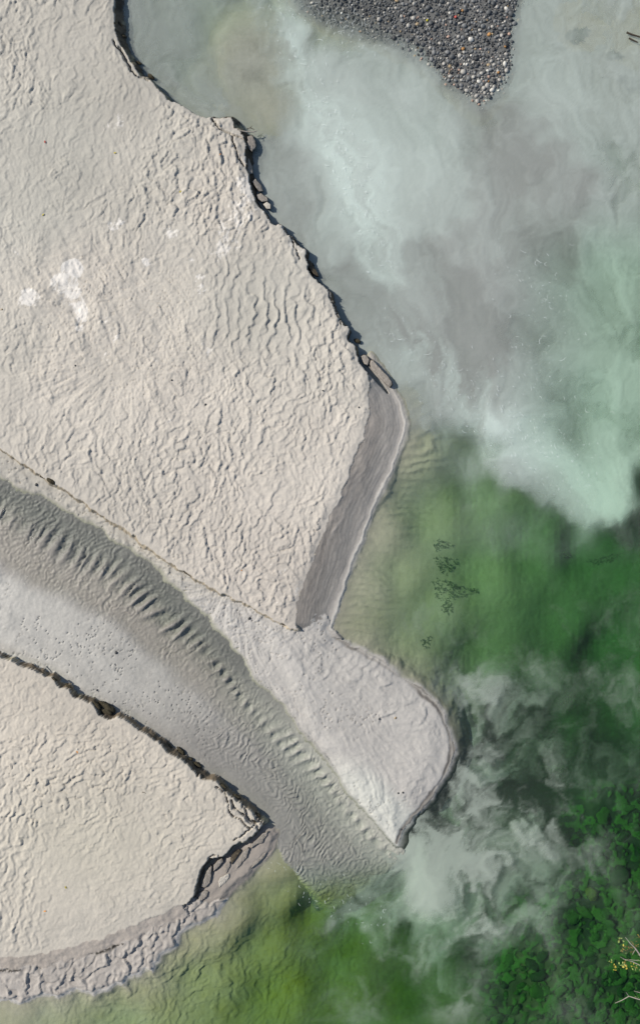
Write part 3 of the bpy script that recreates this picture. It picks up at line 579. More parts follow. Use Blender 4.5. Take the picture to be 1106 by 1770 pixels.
# x, y, share of the pale greenish sediment against the mauve-grey one
PALE = [(220, 0, .4), (300, 100, .35), (430, 100, .2), (460, 180, .25), (490, 20, .8), (530, 120, .95), (560, 200, 1), (600, 290, 1), (640, 350, .95), (670, 450, .8), (480, 280, .35), (500, 380, .3), (570, 480, .3), (640, 570, .3), (700, 250, .9), (760, 230, .8), (800, 300, .7), (850, 220, .55), (900, 320, .4), (950, 420, .25), (850, 450, .35), (750, 450, .5), (800, 550, .2), (700, 600, .6), (760, 640, .8), (850, 710, .9), (920, 770, 1), (1030, 850, .95), (750, 690, .3), (840, 620, .2), (900, 560, .25), (1000, 500, .6), (1050, 420, .8), (1000, 250, .8), (950, 150, .8), (1050, 100, .6), (1050, 700, .9), (700, 1500, .9), (850, 1450, .8), (1000, 1300, .6), (800, 1300, .7)]
SHOAL = [(385, -80), (468, -80), (490, 90), (503, 160), (512, 205), (450, 214), (385, 185), (345, 120), (360, 40)]
LOBE = [(835, 185), (900, 200), (960, 240), (1005, 290), (1018, 370), (990, 450), (935, 520), (885, 600), (860, 680), (800, 690), (720, 640), (650, 560), (590, 470), (700, 430), (790, 380), (800, 280)]
BANDS = [([(470, -20), (520, 110), (570, 210), (610, 300), (640, 380), (665, 450)], 36), ([(680, 570), (760, 640), (850, 720), (940, 790), (1040, 860)], 32), ([(690, 1460), (722, 1525), (748, 1585)], 22)]
def silt(name, label, ctrl, box, seed, colr, colg, zr, amp, dens=1.0, mul=(0.80, 0.72, 0.72), fr=(0.55, 0.22), flow=(0.45, 0.89), deep=0.0, thr=0.025, hz=0.30):
    x0, y0, x1, y1 = box
    st = 3.0
    Xs, Ys = np.meshgrid(np.arange(x0, x1, st), np.arange(y0, y1, st))
    A, B = warp(Xs, Ys, 14, 0.6, seed); A, B = warp(A, B, 5, 0.2, seed + 9)
    D = field(ctrl, Xs + 0.35 * (A - Xs), Ys + 0.35 * (B - Ys), 3.6) * dens
    D = D * (1 - 0.3 * sm(-6, 30, poly(SHOAL, A, B)))
    al_ = A * flow[0] + B * flow[1]; ac_ = B * flow[0] - A * flow[1]
    pale = field(PALE, A, B)
    sdl = poly(LOBE, A, B); pale = pale - 0.42 * sm(-14, 22, sdl + 10 * samp(T_w, Xs, Ys, 0.25)) * (0.8 + 0.2 * samp(T_soft, A, B, 0.4))
    st_ = samp(T_fine, al_, ac_, 3.0, 0.7)
    for pts_, w_ in BANDS:
        db, _ = pline(pts_, A, B); pale = pale + np.exp(-(db / w_) ** 2) * (0.45 + 0.34 * st_)
    Vs, Fs, Cs = [], [], []; base = 0
    for layer in range(3):
        n1 = samp(T_soft, A + 137 * layer + seed, B - 71 * layer, fr[0]) * 0.6 + samp(T_soft, A - 50 * layer, B + seed, fr[1]) * 0.4
        nf = samp(T_fine, al_ + 31 * layer, ac_, 3.2, 0.8)                # wavy threads drawn out along the flow
        nb_ = samp(T_fine, A, B + 77 * layer, 2.0)
        t_ = D + amp * n1 * np.clip(1.2 - np.abs(D - 0.4) * 2.2, 0.08, 1) + thr * nf
        a = sm(0.02, 1.0, t_) * np.clip(D * 6, 0, 1)
        a = np.clip(a * mul[layer], 0, 0.97); a = a + hz * D.clip(0, 1) * (1 - a)
        eb = np.minimum(np.minimum(Xs - x0, x1 - st - Xs), np.minimum(Ys - y0, y1 - st - Ys)); a = a * sm(0, 60, eb)
        nz_ = samp(T_soft, A + 137 * layer + seed, B - 71 * layer, 0.6)
        zz = zr[layer] + 2.0 * nz_ * (0.25 + 0.75 * layer / 2) * (1 if layer else 0.3) + 0.22 * nf + 0.1 * nb_ - deep * sm(850, 1060, Xs) * sm(330, 480, Ys)
        zz = np.minimum(zz, -0.4)
        g = np.clip(pale + 0.07 * samp(T_soft, A + 400, B, 0.8) + 0.08 * nf, 0, 1.4)[..., None]
        c = colr * (1 - g) + colg * g
        k_ = (HC - zz) / HC
        Vs.append(np.stack([(Xs - CX) * k_ * S, (CY - Ys) * k_ * S, zz * S], -1).reshape(-1, 3))
        Cs.append(np.concatenate([c, a[..., None]], -1).reshape(-1, 4))
        id_ = np.arange(Xs.size).reshape(Xs.shape)
        q = np.stack([id_[1:, :-1], id_[1:, 1:], id_[:-1, 1:], id_[:-1, :-1]], -1).reshape(-1, 4)
        keep = (a.ravel()[q] > 0.004).any(1)
        Fs.append(q[keep] + base); base += Xs.size
    Vs, Fs, Cs = np.concatenate(Vs), np.concatenate(Fs), np.concatenate(Cs)
    used, inv = np.unique(Fs.ravel(), return_inverse=True)
    me = mesh_np(name, Vs[used], inv.reshape(-1, 4)); add_col(me, 'Silt', Cs[used])
    return tag(link(name, me, m_silt), label, None, None, 'stuff')
silt('silt_cloud', 'milky grey silt filling the water beside the broad sandbank and ending in billows', SILT_UP, (150, -160, 1260, 1010), 5, alb(166, 168, 167), alb(202, 211, 209), (-2.5, -8, -15), 0.20, deep=16.0, thr=0.05)
silt('silt_cloud', 'wispy pale silt plume drifting from the stream mouth over dark green water', SILT_LO, (460, 800, 1260, 1800), 61, alb(162, 166, 164), alb(192, 198, 192), (-5, -16, -30), 0.62, 0.54, (0.62, 0.42, 0.40), (0.30, 0.14), (0.80, -0.6), thr=0.07, hz=0.12)

# ------------------------------------------------------------------ pale slivers that paint sun glints onto the moving water
m_glint = bpy.data.materials.new('painted_glint_white'); m_glint.use_nodes = True
t = m_glint.node_tree; t.nodes.clear()
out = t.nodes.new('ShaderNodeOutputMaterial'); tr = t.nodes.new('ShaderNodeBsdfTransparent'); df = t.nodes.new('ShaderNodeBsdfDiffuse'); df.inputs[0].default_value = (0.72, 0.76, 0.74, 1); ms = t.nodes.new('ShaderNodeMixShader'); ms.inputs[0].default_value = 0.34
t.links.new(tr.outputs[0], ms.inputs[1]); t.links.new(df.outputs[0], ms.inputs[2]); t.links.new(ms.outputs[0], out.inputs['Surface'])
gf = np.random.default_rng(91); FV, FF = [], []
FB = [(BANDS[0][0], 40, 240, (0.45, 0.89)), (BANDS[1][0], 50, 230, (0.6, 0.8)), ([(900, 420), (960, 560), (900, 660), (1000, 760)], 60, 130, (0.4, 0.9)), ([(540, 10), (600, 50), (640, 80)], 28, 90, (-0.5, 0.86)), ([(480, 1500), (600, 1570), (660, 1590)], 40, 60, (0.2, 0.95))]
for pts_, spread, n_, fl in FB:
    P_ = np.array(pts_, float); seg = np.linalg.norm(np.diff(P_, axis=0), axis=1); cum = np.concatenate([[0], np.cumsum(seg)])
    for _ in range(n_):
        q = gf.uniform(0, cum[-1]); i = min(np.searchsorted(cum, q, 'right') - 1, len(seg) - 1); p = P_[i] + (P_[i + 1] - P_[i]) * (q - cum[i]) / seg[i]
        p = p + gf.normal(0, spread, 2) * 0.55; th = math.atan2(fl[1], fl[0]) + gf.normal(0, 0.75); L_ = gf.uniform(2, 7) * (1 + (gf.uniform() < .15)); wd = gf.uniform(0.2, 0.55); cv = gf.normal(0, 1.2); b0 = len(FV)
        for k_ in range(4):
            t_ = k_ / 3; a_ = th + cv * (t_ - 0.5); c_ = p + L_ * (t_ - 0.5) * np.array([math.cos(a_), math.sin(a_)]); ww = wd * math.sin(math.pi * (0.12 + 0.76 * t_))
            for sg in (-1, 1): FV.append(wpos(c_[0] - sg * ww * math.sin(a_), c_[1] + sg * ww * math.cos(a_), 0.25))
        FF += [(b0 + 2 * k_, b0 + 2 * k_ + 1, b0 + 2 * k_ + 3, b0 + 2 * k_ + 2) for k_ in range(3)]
tag(link('painted_glint', mesh_np('painted_glint', FV, FF), m_glint), 'thin whitish painted glints on the moving water', None, None, 'stuff')

#OBJECTS
# ------------------------------------------------------------------ small mesh builders
def gp(px, py, zz):              # photograph pixel of a point at height zz -> ground-plane pixel
    k_ = (HC - zz) / HC
    return CX + (px - CX) * k_, CY + (py - CY) * k_
def ico(sub):
    import bmesh
    bm = bmesh.new(); bmesh.ops.create_icosphere(bm, subdivisions=sub, radius=1.0)
    V_ = np.array([v.co[:] for v in bm.verts]); F_ = np.array([[v.index for v in f.verts] for f in bm.faces]); bm.free()
    return V_, F_
ICO1, ICO2, ICO3 = ico(1), ico(2), ico(3)
def stone_mesh(name, base, seed, mat, rough=0.22, flat=0.65, lump=0.0):
    g = np.random.default_rng(seed); V_, F_ = base; V_ = V_.copy()
    dirs = g.standard_normal((7, 3)); dirs /= np.linalg.norm(dirs, axis=1)[:, None]
    r_ = np.ones(len(V_))
    for q in dirs: r_ += rough * g.uniform(-0.6, 0.8) * np.clip(V_ @ q, 0, 1) ** 2
    r_ += lump * g.standard_normal(len(V_))
    V_ = V_ * r_[:, None] * np.array([1.0, g.uniform(0.65, 0.95), flat])
    me = mesh_np(name, V_, F_, True); me.materials.append(mat)
    return me
def place(name, me, px, py, zz, r, rz, label, cat, group=None, tilt=0.0):
    o = bpy.data.objects.new(name, me); col.objects.link(o)
    o.location = wpos(px, py, zz); o.scale = (r * S,) * 3; o.rotation_euler = (random.uniform(-tilt, tilt), random.uniform(-tilt, tilt), rz)
    return tag(o, label, cat, group)
def slab(name, outline, ztop, thick, label, tilt=(0, 0), top=None, cat='sand slab'):
    """irregular broken plate of sand: traced outline, crumbled rim, clay flanks"""
    g = random.Random(hash(outline[0]) % 9999)
    pts = []
    n = len(outline)
    for i in range(n):
        (ax, ay), (bx, by) = outline[i], outline[(i + 1) % n]
        L_ = math.hypot(bx - ax, by - ay); m = max(1, int(L_ / 2.6))
        for q in range(m):
            t_ = q / m; jx = g.uniform(-0.5, 0.5) * (q > 0); pts.append((ax + (bx - ax) * t_ + jx, ay + (by - ay) * t_ + g.uniform(-0.5, 0.5) * (q > 0)))
    cx_ = sum(p[0] for p in pts) / len(pts); cy_ = sum(p[1] for p in pts) / len(pts)
    rings = []
    V_ = []
    for (f_, dz, jit) in ((0.55, 0.5, 0.35), (0.88, 0.15, 0.3), (1.0, -0.7, 0.35), (1.04, -0.45 * thick, 0.6), (1.10, -thick, 0.6)):
        ring = []
        for (x_, y_) in pts:
            ux, uy = cx_ + (x_ - cx_) * f_, cy_ + (y_ - cy_) * f_
            zz = ztop + dz + g.uniform(-jit, jit) + tilt[0] * (ux - cx_) + tilt[1] * (uy - cy_)
            ring.append(len(V_)); V_.append(wpos(ux, uy, zz))
        rings.append(ring)
    c0 = len(V_); V_.append(wpos(cx_, cy_, ztop + 0.6)); c1 = len(V_); V_.append(wpos(cx_, cy_, ztop - thick))
    base_ = np.array(wpos(cx_, cy_, ztop - thick))
    fs, mi = [], []
    N = len(pts)
    for i in range(N):
        j = (i + 1) % N
        fs.append((c0, rings[0][j], rings[0][i])); mi.append(0)
        for r_ in range(4):
            fs.append((rings[r_][i], rings[r_][j], rings[r_ + 1][j], rings[r_ + 1][i])); mi.append(0 if r_ < 1 else (0 if r_ == 1 else 1))
        fs.append((c1, rings[4][i], rings[4][j])); mi.append(1)
    me = bpy.data.meshes.new(name)
    me.from_pydata([tuple(np.array(v) - base_) for v in V_], [], fs); me.update()
    for m_ in ((top or m_slab_top), m_clay): me.materials.append(m_)
    me.polygons.foreach_set('material_index', mi)
    import bmesh
    bm = bmesh.new(); bm.from_mesh(me); bmesh.ops.recalc_face_normals(bm, faces=bm.faces); bm.to_mesh(me); bm.free()
    o = bpy.data.objects.new(name, me); col.objects.link(o); o.location = base_
    return tag(o, label, cat)
def tube_np(paths, sides=6):     # paths: list of [(x,y,z,r) metres]
    V_, F_ = [], []
    for path in paths:
        P_ = np.array(path, float); b0 = len(V_)
        for i, p in enumerate(P_):
            d_ = P_[min(i + 1, len(P_) - 1), :3] - P_[max(i - 1, 0), :3]; d_ /= np.linalg.norm(d_) + 1e-9
            a_ = np.cross(d_, (0.13, 0.31, 0.94)); a_ /= np.linalg.norm(a_) + 1e-9; c_ = np.cross(d_, a_)
            for q in range(sides):
                th = 2 * math.pi * q / sides; V_.append(p[:3] + p[3] * (math.cos(th) * a_ + math.sin(th) * c_))
        for i in range(len(P_) - 1):
            for q in range(sides):
                q2 = (q + 1) % sides
                F_.append((b0 + i * sides + q, b0 + i * sides + q2, b0 + (i + 1) * sides + q2, b0 + (i + 1) * sides + q))
    return np.array(V_), F_
def tubes(name, paths, mat, parent=None, origin=None):
    V_, F_ = tube_np(paths); o0 = np.array(origin if origin is not None else (0, 0, 0))
    me = mesh_np(name, V_ - o0, F_, True); o = link(name, me, mat, parent)
    if origin is not None and parent is None: o.location = o0
    return o
def px_path(pts, r0, r1):        # [(px, py, z)] -> tube path
    n = len(pts) - 1
    return [(*wpos(a, b_, c), (r0 + (r1 - r0) * i / n) * S) for i, (a, b_, c) in enumerate(pts)]

# ------------------------------------------------------------------ broken slabs and blocks of sand
slab('sand_slab', [(640.4, 623), (645, 623), (650, 629), (659, 639), (670, 650), (676, 659), (677, 664), (673, 669), (666.6, 664), (659, 655.5), (652, 647), (641, 637), (639, 629)], 9, 11,
     'long grey sand slab split off along a black gap at the head of the striated beach', (0.05, -0.06), m_slab_wet)
slab('sand_slab', [(624, 616), (628, 613.5), (632, 614), (638, 621.5), (636.6, 628), (635, 632), (630, 629.5), (626, 625)], 9, 11, 'short grey sand block just above the long split slab at the beach head', (0.0, 0.0), m_slab_wet)
slab('sand_block', [(428, 236), (436, 234), (441, 242), (443, 253), (436, 262), (431, 258), (427.5, 248)], 9, 12, 'tall brownish sand block fallen from the bank below the lying twig', (-0.25, 0.05), m_slab_wet, 'sand block')
slab('sand_block', [(425.5, 271), (429.5, 272), (436.5, 289), (437, 300), (429, 301), (425.5, 293)], 9, 12, 'pale brown wedge of sand standing against the bank edge, second below the twig', (-0.3, 0.05), m_slab_wet, 'sand block')
slab('sand_block', [(436, 314), (442, 309), (451, 319), (455, 331), (448, 331), (441.5, 322)], 7, 11, 'dark brown tilted sand block in the middle of the row of fallen blocks', (-0.35, 0.0), m_slab_wet, 'sand block')
slab('sand_block', [(443, 337), (451, 334), (462.5, 342), (463.5, 347), (453.5, 349), (445, 343)], 8, 11, 'brown sand block with a crack below it near the lower end of the fallen blocks', (-0.1, 0.1), m_slab_wet, 'sand block')
slab('sand_block', [(455, 353), (462, 348.5), (468, 354), (468, 361), (461, 361)], 7, 10, 'small pale sand block, lowest of the row of fallen blocks', (0.0, 0.0), m_slab_top, 'sand block')
slab('sand_block', [(532, 449), (537, 452), (545, 465), (551, 477), (546, 477), (536, 468)], 6, 9, 'brown crumbled sand block under the notch in the bank edge', (-0.3, 0.1), m_clay, 'sand block')
SL = [([(404, 1381.5), (418, 1388.5), (417, 1396), (421.5, 1405), (414.5, 1404.5), (408, 1396), (403, 1388)], 16, 'flat cracked sand plate, uppermost on the tip of the lower bank'),
      ([(425, 1400), (432, 1401), (440.5, 1408.6), (440, 1417.5), (434, 1416.5), (427, 1407.5)], 15, 'upright oval sand plate between black cracks beside the brown edge of the tip'),
      ([(443, 1423), (449.6, 1421), (454.7, 1426), (447.5, 1434), (442.5, 1428)], 15, 'small square sand plate at the very tip of the lower bank'),
      ([(433, 1434), (438, 1432), (444, 1439), (438, 1441.5), (433, 1440)], 16, 'small rounded sand plate just above the black scarp of the tip'),
      ([(415, 1418.5), (421, 1412.5), (429, 1418), (437, 1424), (432, 1429.5), (422, 1424)], 15.5, 'diamond-shaped sand plate between two branching cracks on the tip')]
for pts, zt, lb in SL: slab('sand_plate', pts, zt, 10, lb, (0.02, 0.03), m_slab_top)
SM = [([(455, 1440), (463.5, 1437), (462, 1444), (455.5, 1451), (454, 1457), (443, 1460), (434, 1466), (435, 1459), (443, 1452)], 9, 'grey forked sand slab slumped right below the tip of the lower bank', m_slab_wet),
      ([(421, 1472), (429, 1465), (431, 1468), (427, 1482), (416.7, 1494), (410, 1501), (408, 1494)], 8, 'long grey slumped slab in the middle of the collapsed foot', m_slab_wet),
      ([(377, 1487), (384, 1483), (385.5, 1490), (376, 1501), (369.5, 1506), (369.5, 1495)], 9, 'grey slumped slab close under the black scarp', m_slab_wet),
      ([(357, 1507), (365, 1496), (366.5, 1498), (365.5, 1515), (363, 1527), (353.5, 1534), (348, 1532)], 9, 'tall narrow slumped slab at the left end of the black scarp', m_slab_wet),
      ([(390, 1495), (397.5, 1489), (398.5, 1497), (391.5, 1509), (388.5, 1505)], 7, 'small dark slumped slab between two larger ones in the collapsed foot', m_slab_wet),
      ([(382, 1516), (396, 1509.5), (397, 1515), (389, 1527), (379.5, 1534), (377, 1523)], 7, 'broad pale slumped slab in the lower part of the collapsed foot', m_slab_top),
      ([(345, 1543), (356, 1539), (360.5, 1541), (358, 1550), (343, 1561), (344, 1553)], 8, 'lowest slumped slab at the lower left end of the collapse', m_slab_wet),
      ([(404, 1473), (414, 1468), (417, 1471), (408, 1484), (401, 1494), (398.5, 1484)], 8, 'dark tilted slab wedged under the middle of the black scarp', m_clay),
      ([(440, 1488), (455, 1474), (462, 1472), (457, 1481), (444, 1494), (434, 1501)], 4.5, 'outermost wet slumped ridge along the edge of the green water', m_slab_wet)]
for pts, zt, lb, m_ in SM: slab('slumped_slab', pts, zt, 9, lb, (random.uniform(-0.12, 0.02), random.uniform(-0.1, 0.05)), m_)

# ------------------------------------------------------------------ root-bound soil clumps along the bank edges
CL = [(184, 1222, 19, 0.55, 'largest dark brown soil clump caught on the upper edge of the lower bank'), (168, 1218, 10, 0.5, 'small brown soil clump touching the left end of the largest clump'),
      (313, 1297, 10, 0.6, 'round brown root clump on the lower bank edge halfway to the tip'), (330, 1312, 7, 0.6, 'pale-topped soil clod right below the round root clump'), (342, 1322, 9, 0.5, 'dark soil clump between the round root clump and the cracked tip'),
      (292, 1288, 8, 0.5, 'olive soil clump just above the round root clump on the bank edge'), (118, 1185, 7, 0.5, 'small dark soil clump on the bank edge near the left side'), (95, 1174, 6, 0.5, 'smallest dark soil clump on the lower bank edge near the left border'),
      (386, 1358, 8, 0.5, 'brown soil clump on the bank edge above the first cracks'), (412, 1378, 8, 0.5, 'brown soil clump on the bank edge beside the cracked plates'), (446, 1408, 7, 0.5, 'brown soil clump at the outer corner of the cracked tip'),
      (88, 832, 9, 0.4, 'dark soil clump on the lower edge of the broad bank near the left border'), (206, 40, 8, 0.5, 'dark soil clump in the shaded cliff near the top border'), (214, 62, 7, 0.5, 'brown soil clump in the shaded cliff above the long crack'),
      (240, 108, 6, 0.5, 'brown soil clod at the waterline below the long crack'), (262, 132, 6, 0.5, 'olive soil clod at the waterline right of the long crack'), (617, 590, 6, 0.5, 'tan soil clump hanging from the bank edge above the beach head'), (538, 456, 6, 0.5, 'dark soil clod in the notch of the bank edge')]
for i, (px, py, r, fl, lb) in enumerate(CL):
    me = stone_mesh('soil_clump', ICO3, 300 + i, m_turf, 0.7, fl, 0.16)
    g_ = gp(px, py, 6); zz = max(ground_z(*g_), 1.0) + r * fl * 0.15
    o = place('soil_clump', me, px, py, zz, r, math.radians(-36 + random.uniform(-12, 12)), lb, 'soil clump'); r *= 0.8; o.scale = (r * S, r * S * 0.5, r * S * 0.8)

# ------------------------------------------------------------------ twigs and roots
def twig(name, runs, mat, label, cat='twig'):
    o0 = np.array(wpos(*runs[0][0][0]))
    return tag(tubes(name, [px_path(p, a, b_) for p, a, b_ in runs], mat, None, o0), label, cat)
twig('twig', [([(406, 222, 16), (416, 226, 14), (428, 228, 12), (438, 228, 11), (444, 226, 10)], 1.3, 0.8), ([(428, 228, 12), (432, 224, 13), (430, 220, 14)], 0.7, 0.4), ([(438, 228, 11), (442, 234, 9)], 0.7, 0.4)], m_wood, 'pale forked twig sticking out from the bank corner over the milky water')
twig('root', [([(427, 223, 13), (433, 221, 12), (440, 224, 11)], 0.9, 0.5), ([(433, 221, 12), (436, 217, 13)], 0.6, 0.3)], m_darkwood, 'small dark root above the pale forked twig', 'root')
twig('root', [([(488, 1078, 15), (498, 1082, 12), (508, 1087, 9), (520, 1093, 8)], 2.0, 0.8), ([(500, 1083, 12), (512, 1085, 11), (521, 1088, 10)], 1.2, 0.5), ([(508, 1087, 9), (515, 1095, 7)], 1.0, 0.5), ([(496, 1081, 13), (505, 1081, 12)], 1.2, 0.6)], m_darkwood, 'black branching root tangle at the lower corner of the broad bank', 'root')
twig('root', [([(70, 823, 15), (82, 828, 13), (94, 835, 11), (104, 841, 9)], 1.8, 0.8), ([(82, 828, 13), (90, 829, 13)], 0.9, 0.5), ([(94, 835, 11), (101, 834, 11)], 0.9, 0.4)], m_darkwood, 'dark root lying along the broad bank edge near the left border', 'root')
twig('root', [([(318, 988, 15), (328, 995, 12), (340, 1001, 10)], 1.1, 0.5)], m_darkwood, 'thin dark root on the edge of the broad bank above the stream bend', 'root')
twig('twig', [([(56, 1148, 17), (66, 1157, 15), (78, 1165, 12)], 1.1, 0.5)], m_darkwood, 'thin dark twig on the lower bank edge near the left border')
twig('twig', [([(246, 1369, 19.4), (250, 1370, 19.4), (254, 1372, 19.2)], 0.9, 0.5)], m_darkwood, 'tiny brown twig lying on top of the lower sandbank')
twig('sunken_stick', [([(1082, 56, -2), (1092, 60, -2), (1106, 64, -2)], 1.7, 1.3)], m_darkwood, 'upper of two dark sunken sticks near the top right corner', 'stick')
twig('sunken_stick', [([(1086, 66, -2), (1094, 70, -2), (1101, 73, -2)], 1.5, 1.1)], m_darkwood, 'lower and shorter of two dark sunken sticks near the top right corner', 'stick')

# ------------------------------------------------------------------ fallen leaves and pebbles on the sand
lv = [(-1, 0, 0), (-0.3, 0.45, 0.12), (0.4, 0.35, 0.1), (1, 0, 0.05), (0.4, -0.35, 0.1), (-0.3, -0.45, 0.12), (0, 0, -0.02)]
lf = [(0, 6, 1), (1, 6, 2), (2, 6, 3), (3, 6, 4), (4, 6, 5), (5, 6, 0)]
leaf_me = {}
for kx_, m_ in m_leaf.items():
    me = bpy.data.meshes.new('leaf_' + kx_); me.from_pydata(lv, [], lf); me.update(); me.materials.append(m_); leaf_me[kx_] = me
LV = [(75, 371, 'yellow', 'bright yellow fallen leaf on the rippled sand near the left border'), (78, 245, 'red', 'small red fallen leaf among the ripples near the left border'), (199, 264, 'yellow', 'tiny yellow fallen leaf in a long ripple trough of the broad bank'),
      (380, 267, 'orange', 'tiny orange leaf on the bank left of the branching crack'), (312, 331, 'yellow', 'tiny yellow leaf above the white crust near the broad bank centre'), (114, 1534, 'yellow', 'yellow fallen leaf on the lower sandbank'), (78, 1575, 'orange', 'orange fallen leaf on the lower sandbank, lowest of its leaves'),
      (134, 1300, 'orange', 'small orange leaf on the smooth upper part of the lower sandbank'), (417, 985, 'orange', 'tiny orange leaf near the lower corner of the broad bank')]
for px, py, c_, lb in LV:
    g_ = gp(px, py, ZB); place('fallen_leaf', leaf_me[c_], px, py, ground_z(*g_) + 0.9, 2.7, random.uniform(0, 6), lb, 'leaf', None, 0.3)
PB = [(683, 1241, 'tan', 2.4, 'larger brown pebble alone on the smooth grey spit'), (655, 1243, 'dark', 1.6, 'smaller dark pebble left of the brown one on the spit'), (688, 1371, 'dark', 1.8, 'left of two black pebbles near the white margin of the spit'), (696, 1370, 'dark', 1.9, 'right of two black pebbles near the white margin of the spit'),
      (693, 1434, 'dark', 1.7, 'black pebble at the lowest point of the spit'), (431, 1069, 'dark', 2.2, 'dark pebble on the ledge under the broad bank corner'), (63, 838, 'dark', 2.6, 'dark pebble lying in a hollow of the ledge near the left border'), (134, 1295, 'white', 1.3, 'tiny white pebble on the smooth part of the lower sandbank'),
      (201, 1128, 'dark', 2.4, 'dark oval pebble on the pale stream bar'), (168, 1193, 'dark', 1.8, 'dark pebble on the pale bar next to the lower bank'), (297, 657, 'dark', 1.8, 'dark pebble on the smooth crust right of the white patches'), (355, 699, 'dark', 1.9, 'dark pebble beside a white crust fleck on the broad bank'), (131, 632, 'dark', 1.7, 'dark pebble on the fan-shaped smooth sand of the broad bank'), (620, 704, 'dark', 1.6, 'dark pebble by the round hollow near the beach head'), (4, 535, 'tan', 2.0, 'brown pebble touching the left border of the broad bank'), (558, 675, 'dark', 1.6, 'dark pebble left of the round hollow near the beach head')]
for i, (px, py, c_, r, lb) in enumerate(PB):
    zg = ground_z(*gp(px, py, 10)); zg = ground_z(*gp(px, py, zg))
    place('pebble', stone_mesh('pebble', ICO2, 500 + i, m_stone[c_]), px, py, zg + 0.5, r, random.uniform(0, 6), lb, 'pebble')

# ------------------------------------------------------------------ gravel bar
gr = np.random.default_rng(21)
cand = np.stack([gr.uniform(480, 905, 14000), gr.uniform(-70, 188, 14000)], 1)
sdg = poly(GRAVEL, cand[:, 0], cand[:, 1])
keep = (sdg > -3 + 5 * gr.standard_normal(len(cand)))
cand = cand[keep]; sdg = sdg[keep]
rad_ = np.clip(np.exp(gr.normal(0.52, 0.34, len(cand))), 1.0, 4.2)
cells = {}; pick = []
for i in np.argsort(-rad_):
    x_, y_ = cand[i]; ok = True
    for a_ in (-1, 0, 1):
        for b_ in (-1, 0, 1):
            for j in cells.get((int(x_ // 7) + a_, int(y_ // 7) + b_), ()):
                if (cand[j, 0] - x_) ** 2 + (cand[j, 1] - y_) ** 2 < (0.80 * (rad_[i] + rad_[j])) ** 2: ok = False
    if ok: cells.setdefault((int(x_ // 7), int(y_ // 7)), []).append(i); pick.append(i)
expo = [i for i in pick if cand[i, 0] + 0.3 * cand[i, 1] > 690 and 0 < cand[i, 1] and sdg[i] > 0]
single = set(expo[:300])
kinds = list(stone_cols); pk_ = dict(dark=.10, slate=.36, grey=.38, pale=.11, white=.02, pink=.014, orange=.002, tan=.02, yellow=.0, red=.0)
st_mesh = {k_: [stone_mesh('gravel_stone_' + k_, ICO2, 700 + 3 * i + j, m_stone[k_], 0.3, 0.6) for j in range(3)] for i, k_ in enumerate(kinds)}
special = {(738, 35): 'yellow', (800, 84): 'orange', (787, 29): 'red', (799, 18): 'orange', (861, 125): 'orange', (728, 101): 'pink', (873, 80): 'orange'}
sp_lab = {(738, 35): 'bright yellow stone in the upper left part of the dark gravel wedge', (800, 84): 'largest orange stone in the middle of the gravel wedge', (787, 29): 'reddish stone near the top of the gravel wedge', (799, 18): 'orange stone at the top middle of the gravel wedge',
          (861, 125): 'orange stone near the right lower edge of the gravel wedge', (728, 101): 'pink stone on the left waterline of the gravel wedge', (873, 80): 'orange stone close to the right edge of the gravel wedge'}
cname = dict(dark='black', slate='slate-blue', grey='mid-grey', pale='pale grey', white='white', pink='pinkish', orange='orange-brown', tan='tan', yellow='yellow', red='reddish')
SV, SF, SC = [], [], []; nb = 0
for i in pick:
    x_, y_ = cand[i]; tip = sm(60, 175, y_) if x_ > 700 else 0
    pr = dict(pk_); pr['white'] += .12 * tip; pr['pale'] += .2 * tip; pr['pink'] += .06 * tip; pr['dark'] *= 1 - .5 * tip
    pr['yellow'] = pr['red'] = 0
    pv = np.array([pr[q] for q in kinds]); kd = kinds[gr.choice(len(kinds), p=pv / pv.sum())]
    zg = ground_z(x_, y_) + rad_[i] * 0.25
    if i in single:
        place('gravel_stone', st_mesh[kd][gr.integers(3)], x_, y_, zg, rad_[i] * 1.12, gr.uniform(0, 6.28), '%s %s stone %s' % ('large' if rad_[i] > 3.0 else 'medium' if rad_[i] > 2.5 else 'small', cname[kd], ('at the pointed tip of the gravel wedge' if y_ > 140 else 'on the right edge of the gravel wedge' if x_ > 850 else 'on the left shore of the gravel wedge' if sdg[i] < 22 else 'in the upper part of the gravel wedge' if y_ < 45 else 'in the middle of the gravel wedge')), 'stone', 'rounded %s stones of the gravel wedge' % cname[kd], 0.4)
    else:
        V_, F_ = ICO1
        V_ = V_ * (1 + 0.25 * gr.standard_normal((len(V_), 1)).clip(-1, 1)) * np.array([1, gr.uniform(.6, .95), .6]) * rad_[i] * S * 1.12
        th = gr.uniform(0, 6.28); c_, s_ = math.cos(th), math.sin(th)
        V_ = np.stack([V_[:, 0] * c_ - V_[:, 1] * s_, V_[:, 0] * s_ + V_[:, 1] * c_, V_[:, 2]], 1) + np.array(wpos(x_, y_, zg))
        SV.append(V_); SF.append(F_ + nb); nb += len(V_)
        SC.append(np.tile(np.append(alb(*stone_cols[kd]) * gr.uniform(.6, 1.15), 0.6), (len(V_), 1)))
for (px, py), kd in special.items():
    place('gravel_stone', st_mesh[kd][0], px, py, ground_z(px, py) + 2.2, 3.2 if (px, py) == (800, 84) else 2.3, 1.0, sp_lab[(px, py)], 'stone')
me = mesh_np('gravel', np.concatenate(SV), np.concatenate(SF), True); add_col(me, 'Col', np.concatenate(SC))
tag(link('gravel', me, m_ground), 'small dark gravel filling the wedge between the larger stones', None, None, 'stuff')

